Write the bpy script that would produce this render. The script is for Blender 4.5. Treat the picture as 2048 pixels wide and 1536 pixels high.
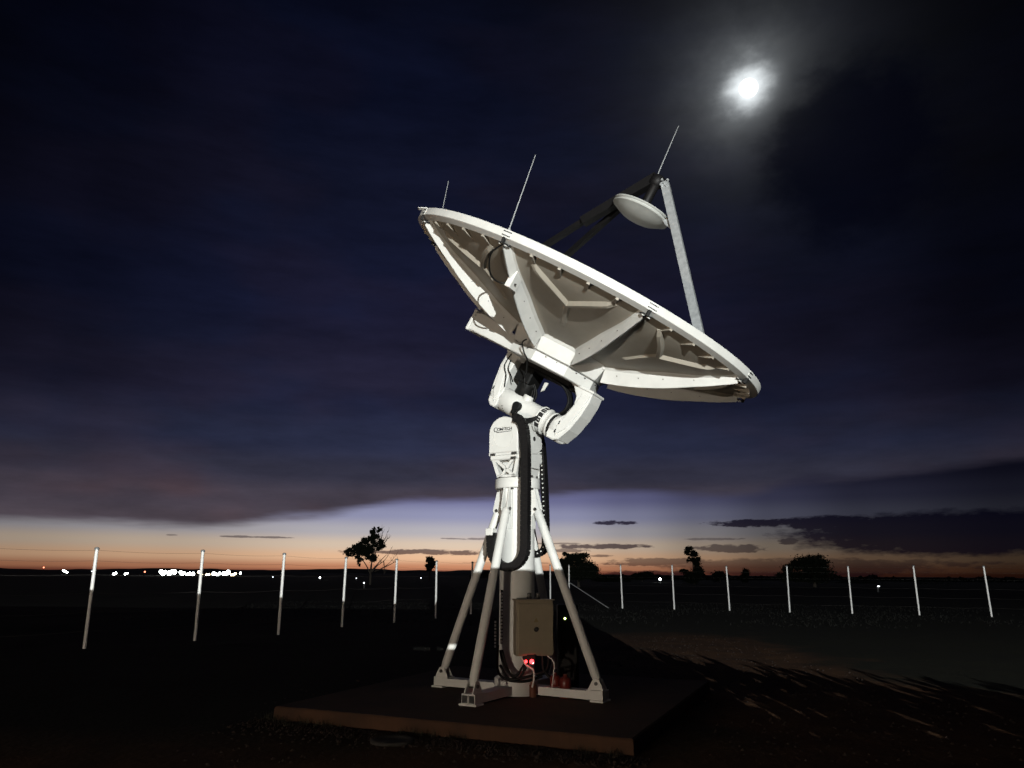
import bpy, bmesh, math, random
from mathutils import Vector, Matrix, noise
random.seed(7)
PI = math.pi; R = math.radians
sc = bpy.context.scene; col = sc.collection
for o in list(bpy.data.objects): bpy.data.objects.remove(o)

# ------------------------------------------------------------------ camera
CAMH = 1.6; PITCH = 14.3; ROLL = 0.4; FPX = 1500.0
cd = bpy.data.cameras.new('camera'); cam = bpy.data.objects.new('camera', cd); col.objects.link(cam)
cd.sensor_width = 36; cd.lens = 36 * FPX / 2048; cd.clip_end = 20000; cd.clip_start = .05
cam.location = (0, 0, CAMH)
cam.rotation_euler = (Matrix.Rotation(R(90 + PITCH), 3, 'X') @ Matrix.Rotation(R(ROLL), 3, 'Z')).to_euler()
sc.camera = cam
RM = Matrix.Rotation(R(90 + PITCH), 3, 'X') @ Matrix.Rotation(R(ROLL), 3, 'Z')
def ray(x, y):
    d = RM @ Vector((x - 1024, -(y - 768), -FPX)); return d / d.y
def at(x, y, Y): return Vector((0, 0, CAMH)) + ray(x, y) * Y
def ground(x, y, z=0.0):
    d = ray(x, y); return Vector((0, 0, CAMH)) + d * ((z - CAMH) / d.z)
sc.view_settings.view_transform = 'Standard'; sc.view_settings.look = 'None'
sc.view_settings.exposure = 0; sc.view_settings.gamma = 1
sc.render.engine = 'CYCLES'

def lin(r, g, b):
    f = lambda c: (c / 255 / 12.92) if c / 255 <= .04045 else ((c / 255 + .055) / 1.055) ** 2.4
    return (f(r), f(g), f(b), 1)

# ------------------------------------------------------------------ world: dusk sky with cloud deck and moon glow
w = bpy.data.worlds.new('World'); sc.world = w; w.use_nodes = True
NT = w.node_tree; NT.nodes.clear()
def N(t, **k):
    n = NT.nodes.new(t)
    for a, b in k.items(): setattr(n, a, b)
    return n
def sock(n, i, v):
    if isinstance(v, bpy.types.NodeSocket): NT.links.new(v, n.inputs[i])
    elif v is not None: n.inputs[i].default_value = v
def M(op, a, b=None, c=None, clamp=False):
    n = N('ShaderNodeMath', operation=op, use_clamp=clamp); sock(n, 0, a); sock(n, 1, b)
    if c is not None: sock(n, 2, c)
    return n.outputs[0]
def ramp(fac, lo, hi, stops, col=True, interp='EASE'):
    t = M('DIVIDE', M('SUBTRACT', fac, lo), hi - lo, clamp=True)
    n = N('ShaderNodeValToRGB'); n.color_ramp.interpolation = interp; sock(n, 0, t)
    cr = n.color_ramp
    while len(cr.elements) < len(stops): cr.elements.new(.5)
    for e, (p, c) in zip(cr.elements, stops): e.position = min(1, max(0, (p - lo) / (hi - lo)))
    for e, (p, c) in zip(cr.elements, stops): e.color = lin(*c) if col else (c, c, c, 1)
    return n.outputs[0]
def mix(fac, a, b, bt='MIX'):
    n = N('ShaderNodeMix', data_type='RGBA', blend_type=bt); sock(n, 0, fac); sock(n, 6, a); sock(n, 7, b)
    return n.outputs[2]
tc = N('ShaderNodeTexCoord'); sp = N('ShaderNodeSeparateXYZ'); NT.links.new(tc.outputs['Generated'], sp.inputs[0])
X_, Y_, Z_ = sp.outputs
EL = M('MULTIPLY', M('ARCSINE', Z_), 180 / PI)
AZ = M('MULTIPLY', M('ARCTAN2', X_, Y_), 180 / PI)
def nz(sa, se, scale, detail=4, rough=.55, seed=0.0):
    cb = N('ShaderNodeCombineXYZ'); sock(cb, 0, M('MULTIPLY', AZ, sa)); sock(cb, 1, M('MULTIPLY', EL, se)); sock(cb, 2, seed)
    n = N('ShaderNodeTexNoise'); n.inputs['Scale'].default_value = scale; n.inputs['Detail'].default_value = detail
    n.inputs['Roughness'].default_value = rough; NT.links.new(cb.outputs[0], n.inputs['Vector']); return n.outputs[0]
clear = ramp(EL, -1, 9, [(-.5, (70, 34, 28)), (.15, (140, 80, 62)), (.5, (200, 136, 102)), (1.2, (238, 192, 154)), (2.1, (222, 200, 178)),
                         (3.1, (184, 180, 186)), (4.3, (148, 150, 180)), (5.6, (112, 113, 152)), (7, (80, 80, 120)), (9, (52, 54, 90))])
azg = ramp(AZ, -40, 40, [(-40, .34), (-34, .45), (-25, .60), (-12, .9), (-3, 1.0), (4, .85), (9, .6), (14, .36), (19, .19), (25, .10), (34, .045)], False)
clear = mix(1, clear, azg, 'MULTIPLY')
# the left of the glow is greyer
# cloud deck
deck = ramp(EL, 3, 45, [(3, (88, 72, 80)), (5.5, (78, 66, 78)), (7.2, (60, 55, 72)), (9.5, (48, 48, 72)), (13, (36, 36, 60)), (20, (26, 27, 51)), (28, (21, 22, 42)), (36, (13, 15, 34)), (44, (8, 9, 22))])
azd = ramp(AZ, -40, 40, [(-40, .25), (-32, .42), (-20, .88), (-8, 1.0), (4, .85), (14, .62), (24, .42), (34, .16)], False)
deck = mix(1, deck, M('POWER', azd, M('DIVIDE', M('SUBTRACT', EL, 3.5), 12.0, clamp=True)), 'MULTIPLY')
n1 = nz(.10, .42, 1.0, 8, .62, 1.3); n2 = nz(.05, .35, 1.6, 4, .6, 5.1)
mod = M('ADD', .38, M('MULTIPLY', n1, 1.15))
deck = mix(1, deck, mod, 'MULTIPLY')
n3 = nz(.05, .14, 1.2, 3, .5, 9.0)
tint = mix(ramp(n3, 0, 1, [(.42, 0.0), (.62, 1.0)], False), (.80, .94, .94, 1), (1.03, .97, .88, 1))
deck = mix(1, deck, tint, 'MULTIPLY')
edge = ramp(AZ, -40, 40, [(-40, .30), (-22, .32), (-15, .42), (-6.5, .55), (8, .61), (16.5, .56), (22, .66), (34, .74)], False)
edge = M('MULTIPLY', edge, 10)
d = M('SUBTRACT', M('ADD', EL, M('MULTIPLY', M('SUBTRACT', n2, .5), 1.5)), edge)
dm = ramp(d, -2, 2, [(-.45, 0.0), (.5, 1.0)], False)
sky = mix(dm, clear, deck)
# lone dark clouds over the afterglow: (px, py, half width px, half height px)
nb = nz(.8, 2.6, 1.0, 5, .62, 3.3)
nbc = M('MULTIPLY', M('SUBTRACT', nb, .5), 3.4)
mask = None
for (px, py, hw, hh, st) in [(1930, 1066, 350, 46, 1), (1775, 1050, 160, 20, 1), (1700, 1128, 260, 10, .5), (1420, 1078, 60, 3, .5), (1130, 1101, 60, 4, .7), (1270, 1128, 60, 5, .7), (1100, 1087, 80, 2, .6), (1530, 1045, 140, 9, 1), (1650, 1046, 110, 16, 1), (1225, 1045, 50, 5, 1), (1205, 1093, 115, 6, .9), (1460, 1097, 75, 9, .75), (1335, 1122, 110, 7, .7),
                         (1590, 1136, 290, 21, .62), (1300, 1149, 130, 9, .8), (515, 1074, 78, 2.4, .7), (860, 1104, 215, 6, .85), (960, 1078, 95, 2.5, .6), (1575, 1083, 26, 7, .8),
                         (1652, 1084, 34, 7, .7), (905, 1147, 180, 6, .7), (345, 1070, 12, 2, .5), (1010, 1126, 90, 2.5, .5), (1205, 1112, 30, 3, .7)]:
    v = ray(px, py).normalized(); e0 = math.degrees(math.asin(v.z)); a0 = math.degrees(math.atan2(v.x, v.y))
    ha = math.degrees(hw / 1548); he = math.degrees(hh / 1548)
    qa = M('POWER', M('ABSOLUTE', M('DIVIDE', M('SUBTRACT', AZ, a0), ha)), 2.0)
    qe = M('POWER', M('ABSOLUTE', M('DIVIDE', M('SUBTRACT', EL, e0), he)), 2.0)
    q = M('SUBTRACT', M('SUBTRACT', 1.0, qa), qe)
    q = M('ADD', q, M('MULTIPLY', nbc, .30 if hh > 30 else (.55 if hh > 15 else 1.0)))
    m = M('MULTIPLY', M('MULTIPLY', M('ADD', q, -.1), 2.2, clamp=True), st)
    mask = m if mask is None else M('MAXIMUM', mask, m)
dark = mix(1, mix(1, sky, (.13, .11, .14, 1), 'MULTIPLY'), (.0009, .0010, .0040, 1), 'ADD')
sky = mix(mask, sky, dark)
# moon glow in the cloud
MV = ray(1497, 176).normalized()
vd = N('ShaderNodeVectorMath', operation='DOT_PRODUCT'); NT.links.new(tc.outputs['Generated'], vd.inputs[0]); vd.inputs[1].default_value = MV
ang = M('MULTIPLY', M('ARCCOSINE', M('MINIMUM', vd.outputs['Value'], 1.0)), 180 / PI)
nm = nz(.35, .55, 1.0, 4, .55, 7.7)
angw = M('ADD', ang, M('MULTIPLY', M('SUBTRACT', nm, .5), 2.2))
g1 = M('MULTIPLY', M('EXPONENT', M('MULTIPLY', M('POWER', M('MAXIMUM', angw, 0.001), 2.0), -.85)), .85)
g2 = M('MULTIPLY', M('EXPONENT', M('MULTIPLY', M('MAXIMUM', angw, 0.0), -.60)), .34)
g3 = M('MULTIPLY', M('EXPONENT', M('MULTIPLY', M('MAXIMUM', ang, 0.0), -.22)), .028)
# denser cloud lower right of the moon
v2 = ray(1700, 300).normalized()
vd2 = N('ShaderNodeVectorMath', operation='DOT_PRODUCT'); NT.links.new(tc.outputs['Generated'], vd2.inputs[0]); vd2.inputs[1].default_value = v2
ang2 = M('MULTIPLY', M('ARCCOSINE', M('MINIMUM', vd2.outputs['Value'], 1.0)), 180 / PI)
blk = ramp(M('ADD', ang2, M('MULTIPLY', M('SUBTRACT', nm, .5), 5)), 0, 14, [(3.5, .12), (8.2, 1.0)], False)
gl = M('ADD', g1, M('MULTIPLY', M('ADD', g2, g3), blk))
sky = mix(M('SUBTRACT', 1.0, M('MULTIPLY', M('SUBTRACT', 1.0, blk), .75)), (.0010, .0014, .0045, 1), sky)
glc = mix(1, (.92, .98, 1.0, 1), gl, 'MULTIPLY')
sky = mix(1, sky, glc, 'ADD')
bg = N('ShaderNodeBackground'); NT.links.new(sky, bg.inputs[0]); bg.inputs[1].default_value = 1.0
wo = N('ShaderNodeOutputWorld'); NT.links.new(bg.outputs[0], wo.inputs[0])

# ------------------------------------------------------------------ lamps
ld = bpy.data.lights.new('moonlight', 'SUN'); ld.energy = .035; ld.angle = R(.5); ld.color = (.85, .92, 1)
lo = bpy.data.objects.new('moonlight', ld); col.objects.link(lo); lo.rotation_euler = (-MV).to_track_quat('-Z', 'Y').to_euler()
MAST = Vector((.085, 10.3, 0))
LAMP = Vector((3.2, -19.5, 3.5))           # yard floodlight far behind the photographer
ld = bpy.data.lights.new('yard_floodlight_beam', 'SPOT'); ld.energy = 56000; ld.color = (.97, 1, .965); ld.shadow_soft_size = .012
ld.spot_size = R(85); ld.spot_blend = .3
lo = bpy.data.objects.new('yard_floodlight_beam', ld); col.objects.link(lo); lo.location = LAMP
lo.rotation_euler = (Vector((2, 20, 3)) - LAMP).to_track_quat('-Z', 'Y').to_euler()
WARM = Vector((-7.0, -3.5, .45))  # unseen warm lamp added to light the mast below the shade line
ld = bpy.data.lights.new('warm_fill_lamp', 'POINT'); ld.energy = 2100; ld.color = (1, .84, .66); ld.shadow_soft_size = .12
lo = bpy.data.objects.new('warm_fill_lamp', ld); col.objects.link(lo); lo.location = WARM

# ------------------------------------------------------------------ materials
def mat(name, c, rough=.6, metal=0.0, var=.15, scale=6.0, c2=None, bump=0.0, bscale=40.0, emis=None, es=0, spec=.5, coat=0):
    m = bpy.data.materials.new(name); m.use_nodes = True; t = m.node_tree; b = t.nodes['Principled BSDF']
    b.inputs['Roughness'].default_value = rough; b.inputs['Metallic'].default_value = metal
    b.inputs['Specular IOR Level'].default_value = spec; b.inputs['Coat Weight'].default_value = coat
    co = t.nodes.new('ShaderNodeTexCoord')
    n = t.nodes.new('ShaderNodeTexNoise'); n.inputs['Scale'].default_value = scale; n.inputs['Detail'].default_value = 8; n.inputs['Roughness'].default_value = .65
    t.links.new(co.outputs['Object'], n.inputs['Vector'])
    r = t.nodes.new('ShaderNodeValToRGB'); r.color_ramp.elements[0].position = .3; r.color_ramp.elements[1].position = .7
    c2 = c2 or tuple(x * (1 - var) for x in c)
    r.color_ramp.elements[0].color = (*c2[:3], 1); r.color_ramp.elements[1].color = (*c[:3], 1)
    t.links.new(n.outputs[0], r.inputs[0]); t.links.new(r.outputs[0], b.inputs['Base Color'])
    if bump:
        n2 = t.nodes.new('ShaderNodeTexNoise'); n2.inputs['Scale'].default_value = bscale; n2.inputs['Detail'].default_value = 6
        t.links.new(co.outputs['Object'], n2.inputs['Vector'])
        bp = t.nodes.new('ShaderNodeBump'); bp.inputs['Strength'].default_value = bump; t.links.new(n2.outputs[0], bp.inputs['Height'])
        t.links.new(bp.outputs[0], b.inputs['Normal'])
    if emis:
        b.inputs['Emission Color'].default_value = (*emis, 1); b.inputs['Emission Strength'].default_value = es
    return m
WHITE = mat('white_paint', (.62, .62, .595), .5, var=.17, scale=2.4, bump=.02, bscale=30)
PETAL = mat('petal_composite', (.30, .272, .225), .6, var=.22, scale=2.2, bump=.05, bscale=18)
GREYP = mat('grey_paint', (.55, .55, .52), .5, var=.12)
GALV = mat('galvanised_steel', (.50, .52, .53), .42, .45, .35, 14)
POSTM = mat('fence_post_paint', (.95, .95, .93), .35, .0, .08, 8)
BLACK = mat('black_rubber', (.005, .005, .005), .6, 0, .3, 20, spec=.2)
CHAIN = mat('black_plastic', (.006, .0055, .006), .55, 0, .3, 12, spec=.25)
SEAL = mat('dark_seal', (.008, .0075, .007), .6, spec=.25)
BOLT = mat('zinc_bolt', (.10, .095, .09), .4, .7, .3, 30)
HOLE = mat('dark_recess', (.01, .01, .01), .9)
BOXM = mat('beige_enamel', (.24, .20, .14), .45, 0, .15, 5)
RED = mat('red_plastic', (.12, .014, .008), .4, 0, .2, 9)
ORANGE = mat('orange_conduit', (.10, .03, .012), .7)
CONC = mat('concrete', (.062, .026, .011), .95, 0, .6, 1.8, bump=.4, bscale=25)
LEDR = mat('red_led', (.3, .0, .0), .3, emis=(1, .035, .04), es=7)
LEDW = mat('pink_led', (.3, .1, .1), .3, emis=(1, .35, .35), es=14)
LEDG = mat('green_led', (.2, .3, .05), .3, emis=(.75, 1, .25), es=9)
LOGO = mat('logo_ink', (.03, .03, .035), .5)
BLOCK = mat('shade_wall', (.3, .27, .24), .9, 0, .25, 5, bump=.3)
WIRE = mat('fence_wire', (.06, .055, .05), .7, .3)
LEAF = mat('leaf', (.022, .03, .014), .7, 0, .4, .6)
BARK = mat('bark', (.20, .17, .14), .85, 0, .4, 4)
GRASSM = mat('dry_grass', (.0055, .006, .0032), .8, 0, .4, .4)

# ------------------------------------------------------------------ mesh builder
class MB:
    def __init__(s): s.v = []; s.f = []; s.mi = []; s.sm = []
    def add(s, vs, fs, mi=0, smooth=False):
        b = len(s.v); s.v += [Vector(p) for p in vs]
        for f in fs: s.f.append(tuple(b + i for i in f)); s.mi.append(mi); s.sm.append(smooth)
    def hexa(s, p, mi=0):           # 8 points: bottom ring 0-3, top ring 4-7
        s.add(p, [(3, 2, 1, 0), (4, 5, 6, 7), (0, 1, 5, 4), (1, 2, 6, 5), (2, 3, 7, 6), (3, 0, 4, 7)], mi)
    def box(s, F, x0, x1, y0, y1, z0, z1, mi=0, bev=0.0):
        if bev:
            s.prism(F, [(x0 + bev, y0), (x1 - bev, y0), (x1, y0 + bev), (x1, y1 - bev), (x1 - bev, y1), (x0 + bev, y1), (x0, y1 - bev), (x0, y0 + bev)], z0, z1, 'xy', mi, bev * .7); return
        s.hexa([F((x, y, z)) for z in (z0, z1) for (x, y) in ((x0, y0), (x1, y0), (x1, y1), (x0, y1))], mi)
    def prism(s, F, poly, t0, t1, plane='xz', mi=0, bev=0.0):   # poly CCW seen along the thickness
        def P(a, b, t): return F((a, t, b)) if plane == 'xz' else (F((a, b, t)) if plane == 'xy' else F((t, a, b)))
        n = len(poly); cx = sum(p[0] for p in poly) / n; cy = sum(p[1] for p in poly) / n
        def ins(k):
            o = []
            for i in range(n):
                a = Vector(poly[i - 1]); b = Vector(poly[i]); c = Vector(poly[(i + 1) % n])
                e1 = (b - a).normalized(); e2 = (c - b).normalized()
                n1 = Vector((-e1.y, e1.x)); n2 = Vector((-e2.y, e2.x)); m = (n1 + n2)
                if m.length < 1e-5: m = n1
                m.normalize(); cs = max(.35, m.dot(n1)); q = b + m * (k / cs) * sgn
                o.append((q.x, q.y))
            return o
        area = sum(poly[i - 1][0] * poly[i][1] - poly[i][0] * poly[i - 1][1] for i in range(n)); sgn = 1 if area > 0 else -1
        if bev:
            pi = ins(bev); rings = [(pi, t0), (poly, t0 + bev), (poly, t1 - bev), (pi, t1)]
        else: rings = [(poly, t0), (poly, t1)]
        vs = []; fs = []
        for (pl, t) in rings: vs += [P(a, b, t) for a, b in pl]
        for k in range(len(rings) - 1):
            for i in range(n): j = (i + 1) % n; fs.append((k * n + i, k * n + j, (k + 1) * n + j, (k + 1) * n + i))
        fs.append(tuple(range(n))[::-1]); fs.append(tuple((len(rings) - 1) * n + i for i in range(n)))
        s.add(vs, fs, mi)
    def lathe(s, F, prof, n=32, axis='z', mi=0, smooth=True, cap=True):    # prof [(r, t)]
        vs = []; fs = []
        for r, t in prof:
            for i in range(n):
                a = 2 * PI * i / n; c, d = r * math.cos(a), r * math.sin(a)
                vs.append(F((c, d, t)) if axis == 'z' else (F((t, c, d)) if axis == 'x' else F((c, t, d))))
        m = len(prof)
        for k in range(m - 1):
            for i in range(n): j = (i + 1) % n; fs.append((k * n + i, k * n + j, (k + 1) * n + j, (k + 1) * n + i))
        s.add(vs, fs, mi, smooth)
        if cap:
            s.add(vs[:n], [tuple(range(n))[::-1]], mi); s.add(vs[-n:], [tuple(range(n))], mi)
    def tube(s, pts, rad, n=10, mi=0, cap=True, smooth=True):
        pts = [Vector(p) for p in pts]; rings = []; up = None
        for i, p in enumerate(pts):
            d = (pts[min(i + 1, len(pts) - 1)] - pts[max(i - 1, 0)]).normalized()
            if up is None: up = d.orthogonal().normalized()
            up = (up - d * up.dot(d)).normalized(); b = d.cross(up); r = rad[i] if isinstance(rad, (list, tuple)) else rad
            rings.append([p + (up * math.cos(2 * PI * k / n) + b * math.sin(2 * PI * k / n)) * r for k in range(n)])
        vs = [q for r_ in rings for q in r_]; fs = []
        for k in range(len(rings) - 1):
            for i in range(n): j = (i + 1) % n; fs.append((k * n + i, k * n + j, (k + 1) * n + j, (k + 1) * n + i))
        s.add(vs, fs, mi, smooth)
        if cap: s.add(rings[0], [tuple(range(n))[::-1]], mi); s.add(rings[-1], [tuple(range(n))], mi)
    def build(s, name, mats, parent=None, origin=None, parent_origin=None):
        if not isinstance(mats, (list, tuple)): mats = [mats]
        me = bpy.data.meshes.new(name)
        if origin is None:
            o = Vector((0, 0, 0))
            if s.v:
                o = Vector([(min(v[i] for v in s.v) + max(v[i] for v in s.v)) / 2 for i in range(3)])
        else: o = Vector(origin)
        me.from_pydata([v - o for v in s.v], [], s.f)
        for m in mats: me.materials.append(m)
        me.polygons.foreach_set('material_index', s.mi); me.polygons.foreach_set('use_smooth', s.sm)
        bm = bmesh.new(); bm.from_mesh(me); bmesh.ops.recalc_face_normals(bm, faces=bm.faces); bm.to_mesh(me); bm.free()
        ob = bpy.data.objects.new(name, me); col.objects.link(ob)
        ob['wo'] = tuple(o)
        if parent is not None:
            ob.parent = parent; po = Vector(parent['wo']); ob.location = o - po
        else: ob.location = o
        return ob
def root(name, loc, label, cat, group=None):
    o = bpy.data.objects.new(name, None); col.objects.link(o); o.location = loc; o['wo'] = tuple(loc); o.empty_display_size = .2
    tag(o, label, cat, group); return o
def tag(o, label=None, cat=None, group=None, kind=None):
    if label: o['label'] = label
    if cat: o['category'] = cat
    if group: o['group'] = group
    if kind: o['kind'] = kind
    return o
def frame(O, ex, ey, ez): 
    O = Vector(O); ex = Vector(ex); ey = Vector(ey); ez = Vector(ez)
    return lambda p: O + ex * p[0] + ey * p[1] + ez * p[2]
W = frame((0, 0, 0), (1, 0, 0), (0, 1, 0), (0, 0, 1))
def arc(cx, cy, r, a0, a1, n): return [(cx + r * math.cos(R(a0 + (a1 - a0) * i / n)), cy + r * math.sin(R(a0 + (a1 - a0) * i / n))) for i in range(n + 1)]
def smooth_path(pts, k=6):
    pts = [Vector(p) for p in pts]; out = []
    for i in range(len(pts) - 1):
        p0 = pts[max(i - 1, 0)]; p1 = pts[i]; p2 = pts[i + 1]; p3 = pts[min(i + 2, len(pts) - 1)]
        for j in range(k):
            t = j / k; out.append(.5 * ((2 * p1) + (p2 - p0) * t + (2 * p0 - 5 * p1 + 4 * p2 - p3) * t * t + (3 * p1 - p0 - 3 * p2 + p3) * t ** 3))
    out.append(pts[-1]); return out

# ------------------------------------------------------------------ ground
def gh(x, y):
    d = math.hypot(x, y); fade = max(0, 1 - d / 120)
    dm = math.hypot(x - .0, y - 10.3); near = min(1, max(.15, (dm - 3.5) / 5))
    v = noise.noise(Vector((x * .25, y * .25, 0))) * .05 + noise.noise(Vector((x * 1.1, y * 1.1, 3))) * .02 + noise.noise(Vector((x * 3.1, y * 3.1, 9))) * .006
    return (v * near - .02) * fade
def axis_pts(lo, hi, step, far):
    a = []; x = lo
    while x <= hi: a.append(x); x += step
    s = step; x = a[-1]
    while x < far: s *= 1.22; x += s; a.append(x)
    s = step; x = a[0]; b = []
    while x > -far: s *= 1.22; x -= s; b.append(x)
    return b[::-1] + a
xs = axis_pts(-16, 22, .22, 9000); ys = axis_pts(2, 46, .22, 9000)
g = MB(); vs = [(x, y, gh(x, y)) for y in ys for x in xs]; nx = len(xs)
fs = [(j * nx + i, j * nx + i + 1, (j + 1) * nx + i + 1, (j + 1) * nx + i) for j in range(len(ys) - 1) for i in range(nx - 1)]
g.add(vs, fs, 0, True)
GM = bpy.data.materials.new('soil_and_grass'); GM.use_nodes = True; t = GM.node_tree; b = t.nodes['Principled BSDF']
co = t.nodes.new('ShaderNodeNewGeometry')
def tn(scale, det=8, rough=.6):
    n = t.nodes.new('ShaderNodeTexNoise'); n.inputs['Scale'].default_value = scale; n.inputs['Detail'].default_value = det; n.inputs['Roughness'].default_value = rough
    t.links.new(co.outputs['Position'], n.inputs['Vector']); return n.outputs[0]
def tr(f, st):
    n = t.nodes.new('ShaderNodeValToRGB'); t.links.new(f, n.inputs[0]); e = n.color_ramp.elements
    while len(e) < len(st): e.new(.5)
    for q, (p, c) in zip(e, st): q.position = p; q.color = (*c, 1)
    return n.outputs[0]
soil = tr(tn(1.6), [(.3, (.050, .021, .009)), (.55, (.082, .037, .014)), (.75, (.12, .060, .026))])
gras = tr(tn(5), [(.3, (.010, .011, .005)), (.7, (.017, .016, .008))])
def tm_(op, a_, b_=None, cl=False):
    n = t.nodes.new('ShaderNodeMath'); n.operation = op; n.use_clamp = cl
    for i_, v_ in enumerate((a_, b_)):
        if isinstance(v_, bpy.types.NodeSocket): t.links.new(v_, n.inputs[i_])
        elif v_ is not None: n.inputs[i_].default_value = v_
    return n.outputs[0]
sx_ = t.nodes.new('ShaderNodeSeparateXYZ'); t.links.new(co.outputs['Position'], sx_.inputs[0])
wob = tm_('MULTIPLY', tm_('SUBTRACT', tn(.35, 6), .5), 7.0)
# lit strip right of the pad painted as paler soil, bare soil round the pad; thin dark grass elsewhere
dlit = tm_('ABSOLUTE', tm_('SUBTRACT', tm_('ADD', sx_.outputs[0], wob), 4.3)); mlit = tm_('SUBTRACT', 1.0, tm_('DIVIDE', tm_('SUBTRACT', dlit, 1.7), 1.2, True), True)
mfar = tm_('DIVIDE', tm_('SUBTRACT', tm_('ADD', sx_.outputs[1], wob), 20.5), 3.0, True)
dpd = tm_('DIVIDE', tm_('SUBTRACT', 9.0, tm_('ADD', sx_.outputs[1], tm_('MULTIPLY', wob, .6))), 2.0, True)
msoil = tm_('MULTIPLY', tm_('MAXIMUM', mlit, dpd), tm_('SUBTRACT', 1.0, mfar, True))
mk = tm_('SUBTRACT', 1.0, msoil, True)
mx = t.nodes.new('ShaderNodeMix'); mx.data_type = 'RGBA'; t.links.new(mk, mx.inputs[0]); t.links.new(soil, mx.inputs[6]); t.links.new(gras, mx.inputs[7])
t.links.new(mx.outputs[2], b.inputs['Base Color']); b.inputs['Roughness'].default_value = .95; b.inputs['Specular IOR Level'].default_value = .15
bp = t.nodes.new('ShaderNodeBump'); bp.inputs['Strength'].default_value = .6; bp.inputs['Distance'].default_value = .03; t.links.new(tn(14), bp.inputs['Height']); t.links.new(bp.outputs[0], b.inputs['Normal'])
go = g.build('ground', GM, origin=(0, 0, 0)); tag(go, 'dark red brown soil and sparse grass on open flat ground', None, None, 'structure')

# hills on the horizon
hm = MB()
for k, (dist, hmax, seed) in enumerate([(3200, 34, 3), (2100, 16, 8)]):
    prev = None; vs = []; fs = []; n = 260
    for i in range(n + 1):
        a = R(-46 + 92 * i / n); h = .25 + .55 * noise.noise(Vector((i * .035, seed, 0))) + .16 * noise.noise(Vector((i * .22, seed, 4)))
        px = math.sin(a) * dist; py = math.cos(a) * dist
        side = 1.0 if a < 0 else max(.25, 1 - a * 2.2)
        H = hmax * max(.22, h + .25) * side
        for (dd, hh) in ((-260, -2), (-130, H * .55), (0, H), (160, H * .6), (320, -2)):
            q = (dist + dd) / dist; vs.append((px * q, py * q, hh))
        if i:
            for m in range(4): fs.append(((i - 1) * 5 + m, i * 5 + m, i * 5 + m + 1, (i - 1) * 5 + m + 1))
    hm.add(vs, fs, 0, True)
tag(hm.build('hills', mat('hill_scrub', (.03, .03, .018), .95, 0, .4, .01)), 'low dark hills along the horizon', None, None, 'structure')

# ------------------------------------------------------------------ concrete pad
SF = ground(550, 1412, .13); SR = ground(1265, 1478, .13); S = MB()
e1 = (SR - SF); e1.z = 0; L1s = e1.length; e1.normalize(); e2 = Vector((-e1.y, e1.x, 0))
PF = frame((SF.x, SF.y, 0), e1, e2, (0, 0, 1))
n = 40; depth = 4.4; rng = random.Random(3)
top = []; 
def edge_pts(a, b, m, nrm):
    out = []
    for i in range(m):
        q = a + (b - a) * (i / m); out.append(q + nrm * (rng.uniform(-.006, .006)))
    return out
A = Vector((0, 0)); B = Vector((L1s, 0)); C = Vector((L1s, depth)); D_ = Vector((0, depth))
ring = edge_pts(A, B, 40, Vector((0, 1))) + edge_pts(B, C, 40, Vector((1, 0))) + edge_pts(C, D_, 40, Vector((0, 1))) + edge_pts(D_, A, 40, Vector((1, 0)))
cen = Vector((L1s / 2, depth / 2)); m = len(ring)
def rg(k, z, j=0): return [PF(((q.x - cen.x) * k + cen.x, (q.y - cen.y) * k + cen.y, z + rng.uniform(-j, j))) for q in ring]
vs = rg(1.004, -.12) + rg(1.002, .05, .004) + rg(1, .115, .003) + rg(.993, .13)
fs = [(k * m + i, k * m + (i + 1) % m, (k + 1) * m + (i + 1) % m, (k + 1) * m + i) for k in range(3) for i in range(m)] + [tuple(3 * m + i for i in range(m))]
S.add(vs, fs)
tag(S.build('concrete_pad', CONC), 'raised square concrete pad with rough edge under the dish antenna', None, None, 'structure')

# ------------------------------------------------------------------ DISH ANTENNA
ANT = root('dish_antenna', (MAST.x, MAST.y, .13), 'large white dish antenna tilted on a four legged mast with black cable chains', 'satellite dish')
hx = Vector((.866, -.5, 0)); ey = Vector((.5, .866, 0))
Mf = frame(MAST, hx, ey, (0, 0, 1))
az, el = 2.00064, 1.03510
a = Vector((math.sin(az) * math.cos(el), math.cos(az) * math.cos(el), math.sin(el)))
Tx = a.cross(Vector((-.5, -.866, 0))).normalized()
Ya = a.cross(Tx).normalized()
A0 = Vector((MAST.x, MAST.y, 3.507)); V = A0 + a * 1.17
Df = frame(V, Tx, Ya, a)
PH0 = 4.6; NP = 9; RD = 2.58
def pol(r, ph, z): q = R(ph); return (r * math.sin(q), -r * math.cos(q), z)
def zs(r):      # back skin of a petal
    base = r * r / 7.74; k = max(0, min(1, (r - 1.5) / .98)); return base + .11 * (1 - k * k * (3 - 2 * k)) - .025 * k
def zf(r):      # free edge of the joint flanges
    base = r * r / 7.74; k = max(0, min(1, (r - 2.0) / .5)); return base - .10 - .01 * (1 - k) - .045 * k
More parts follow.
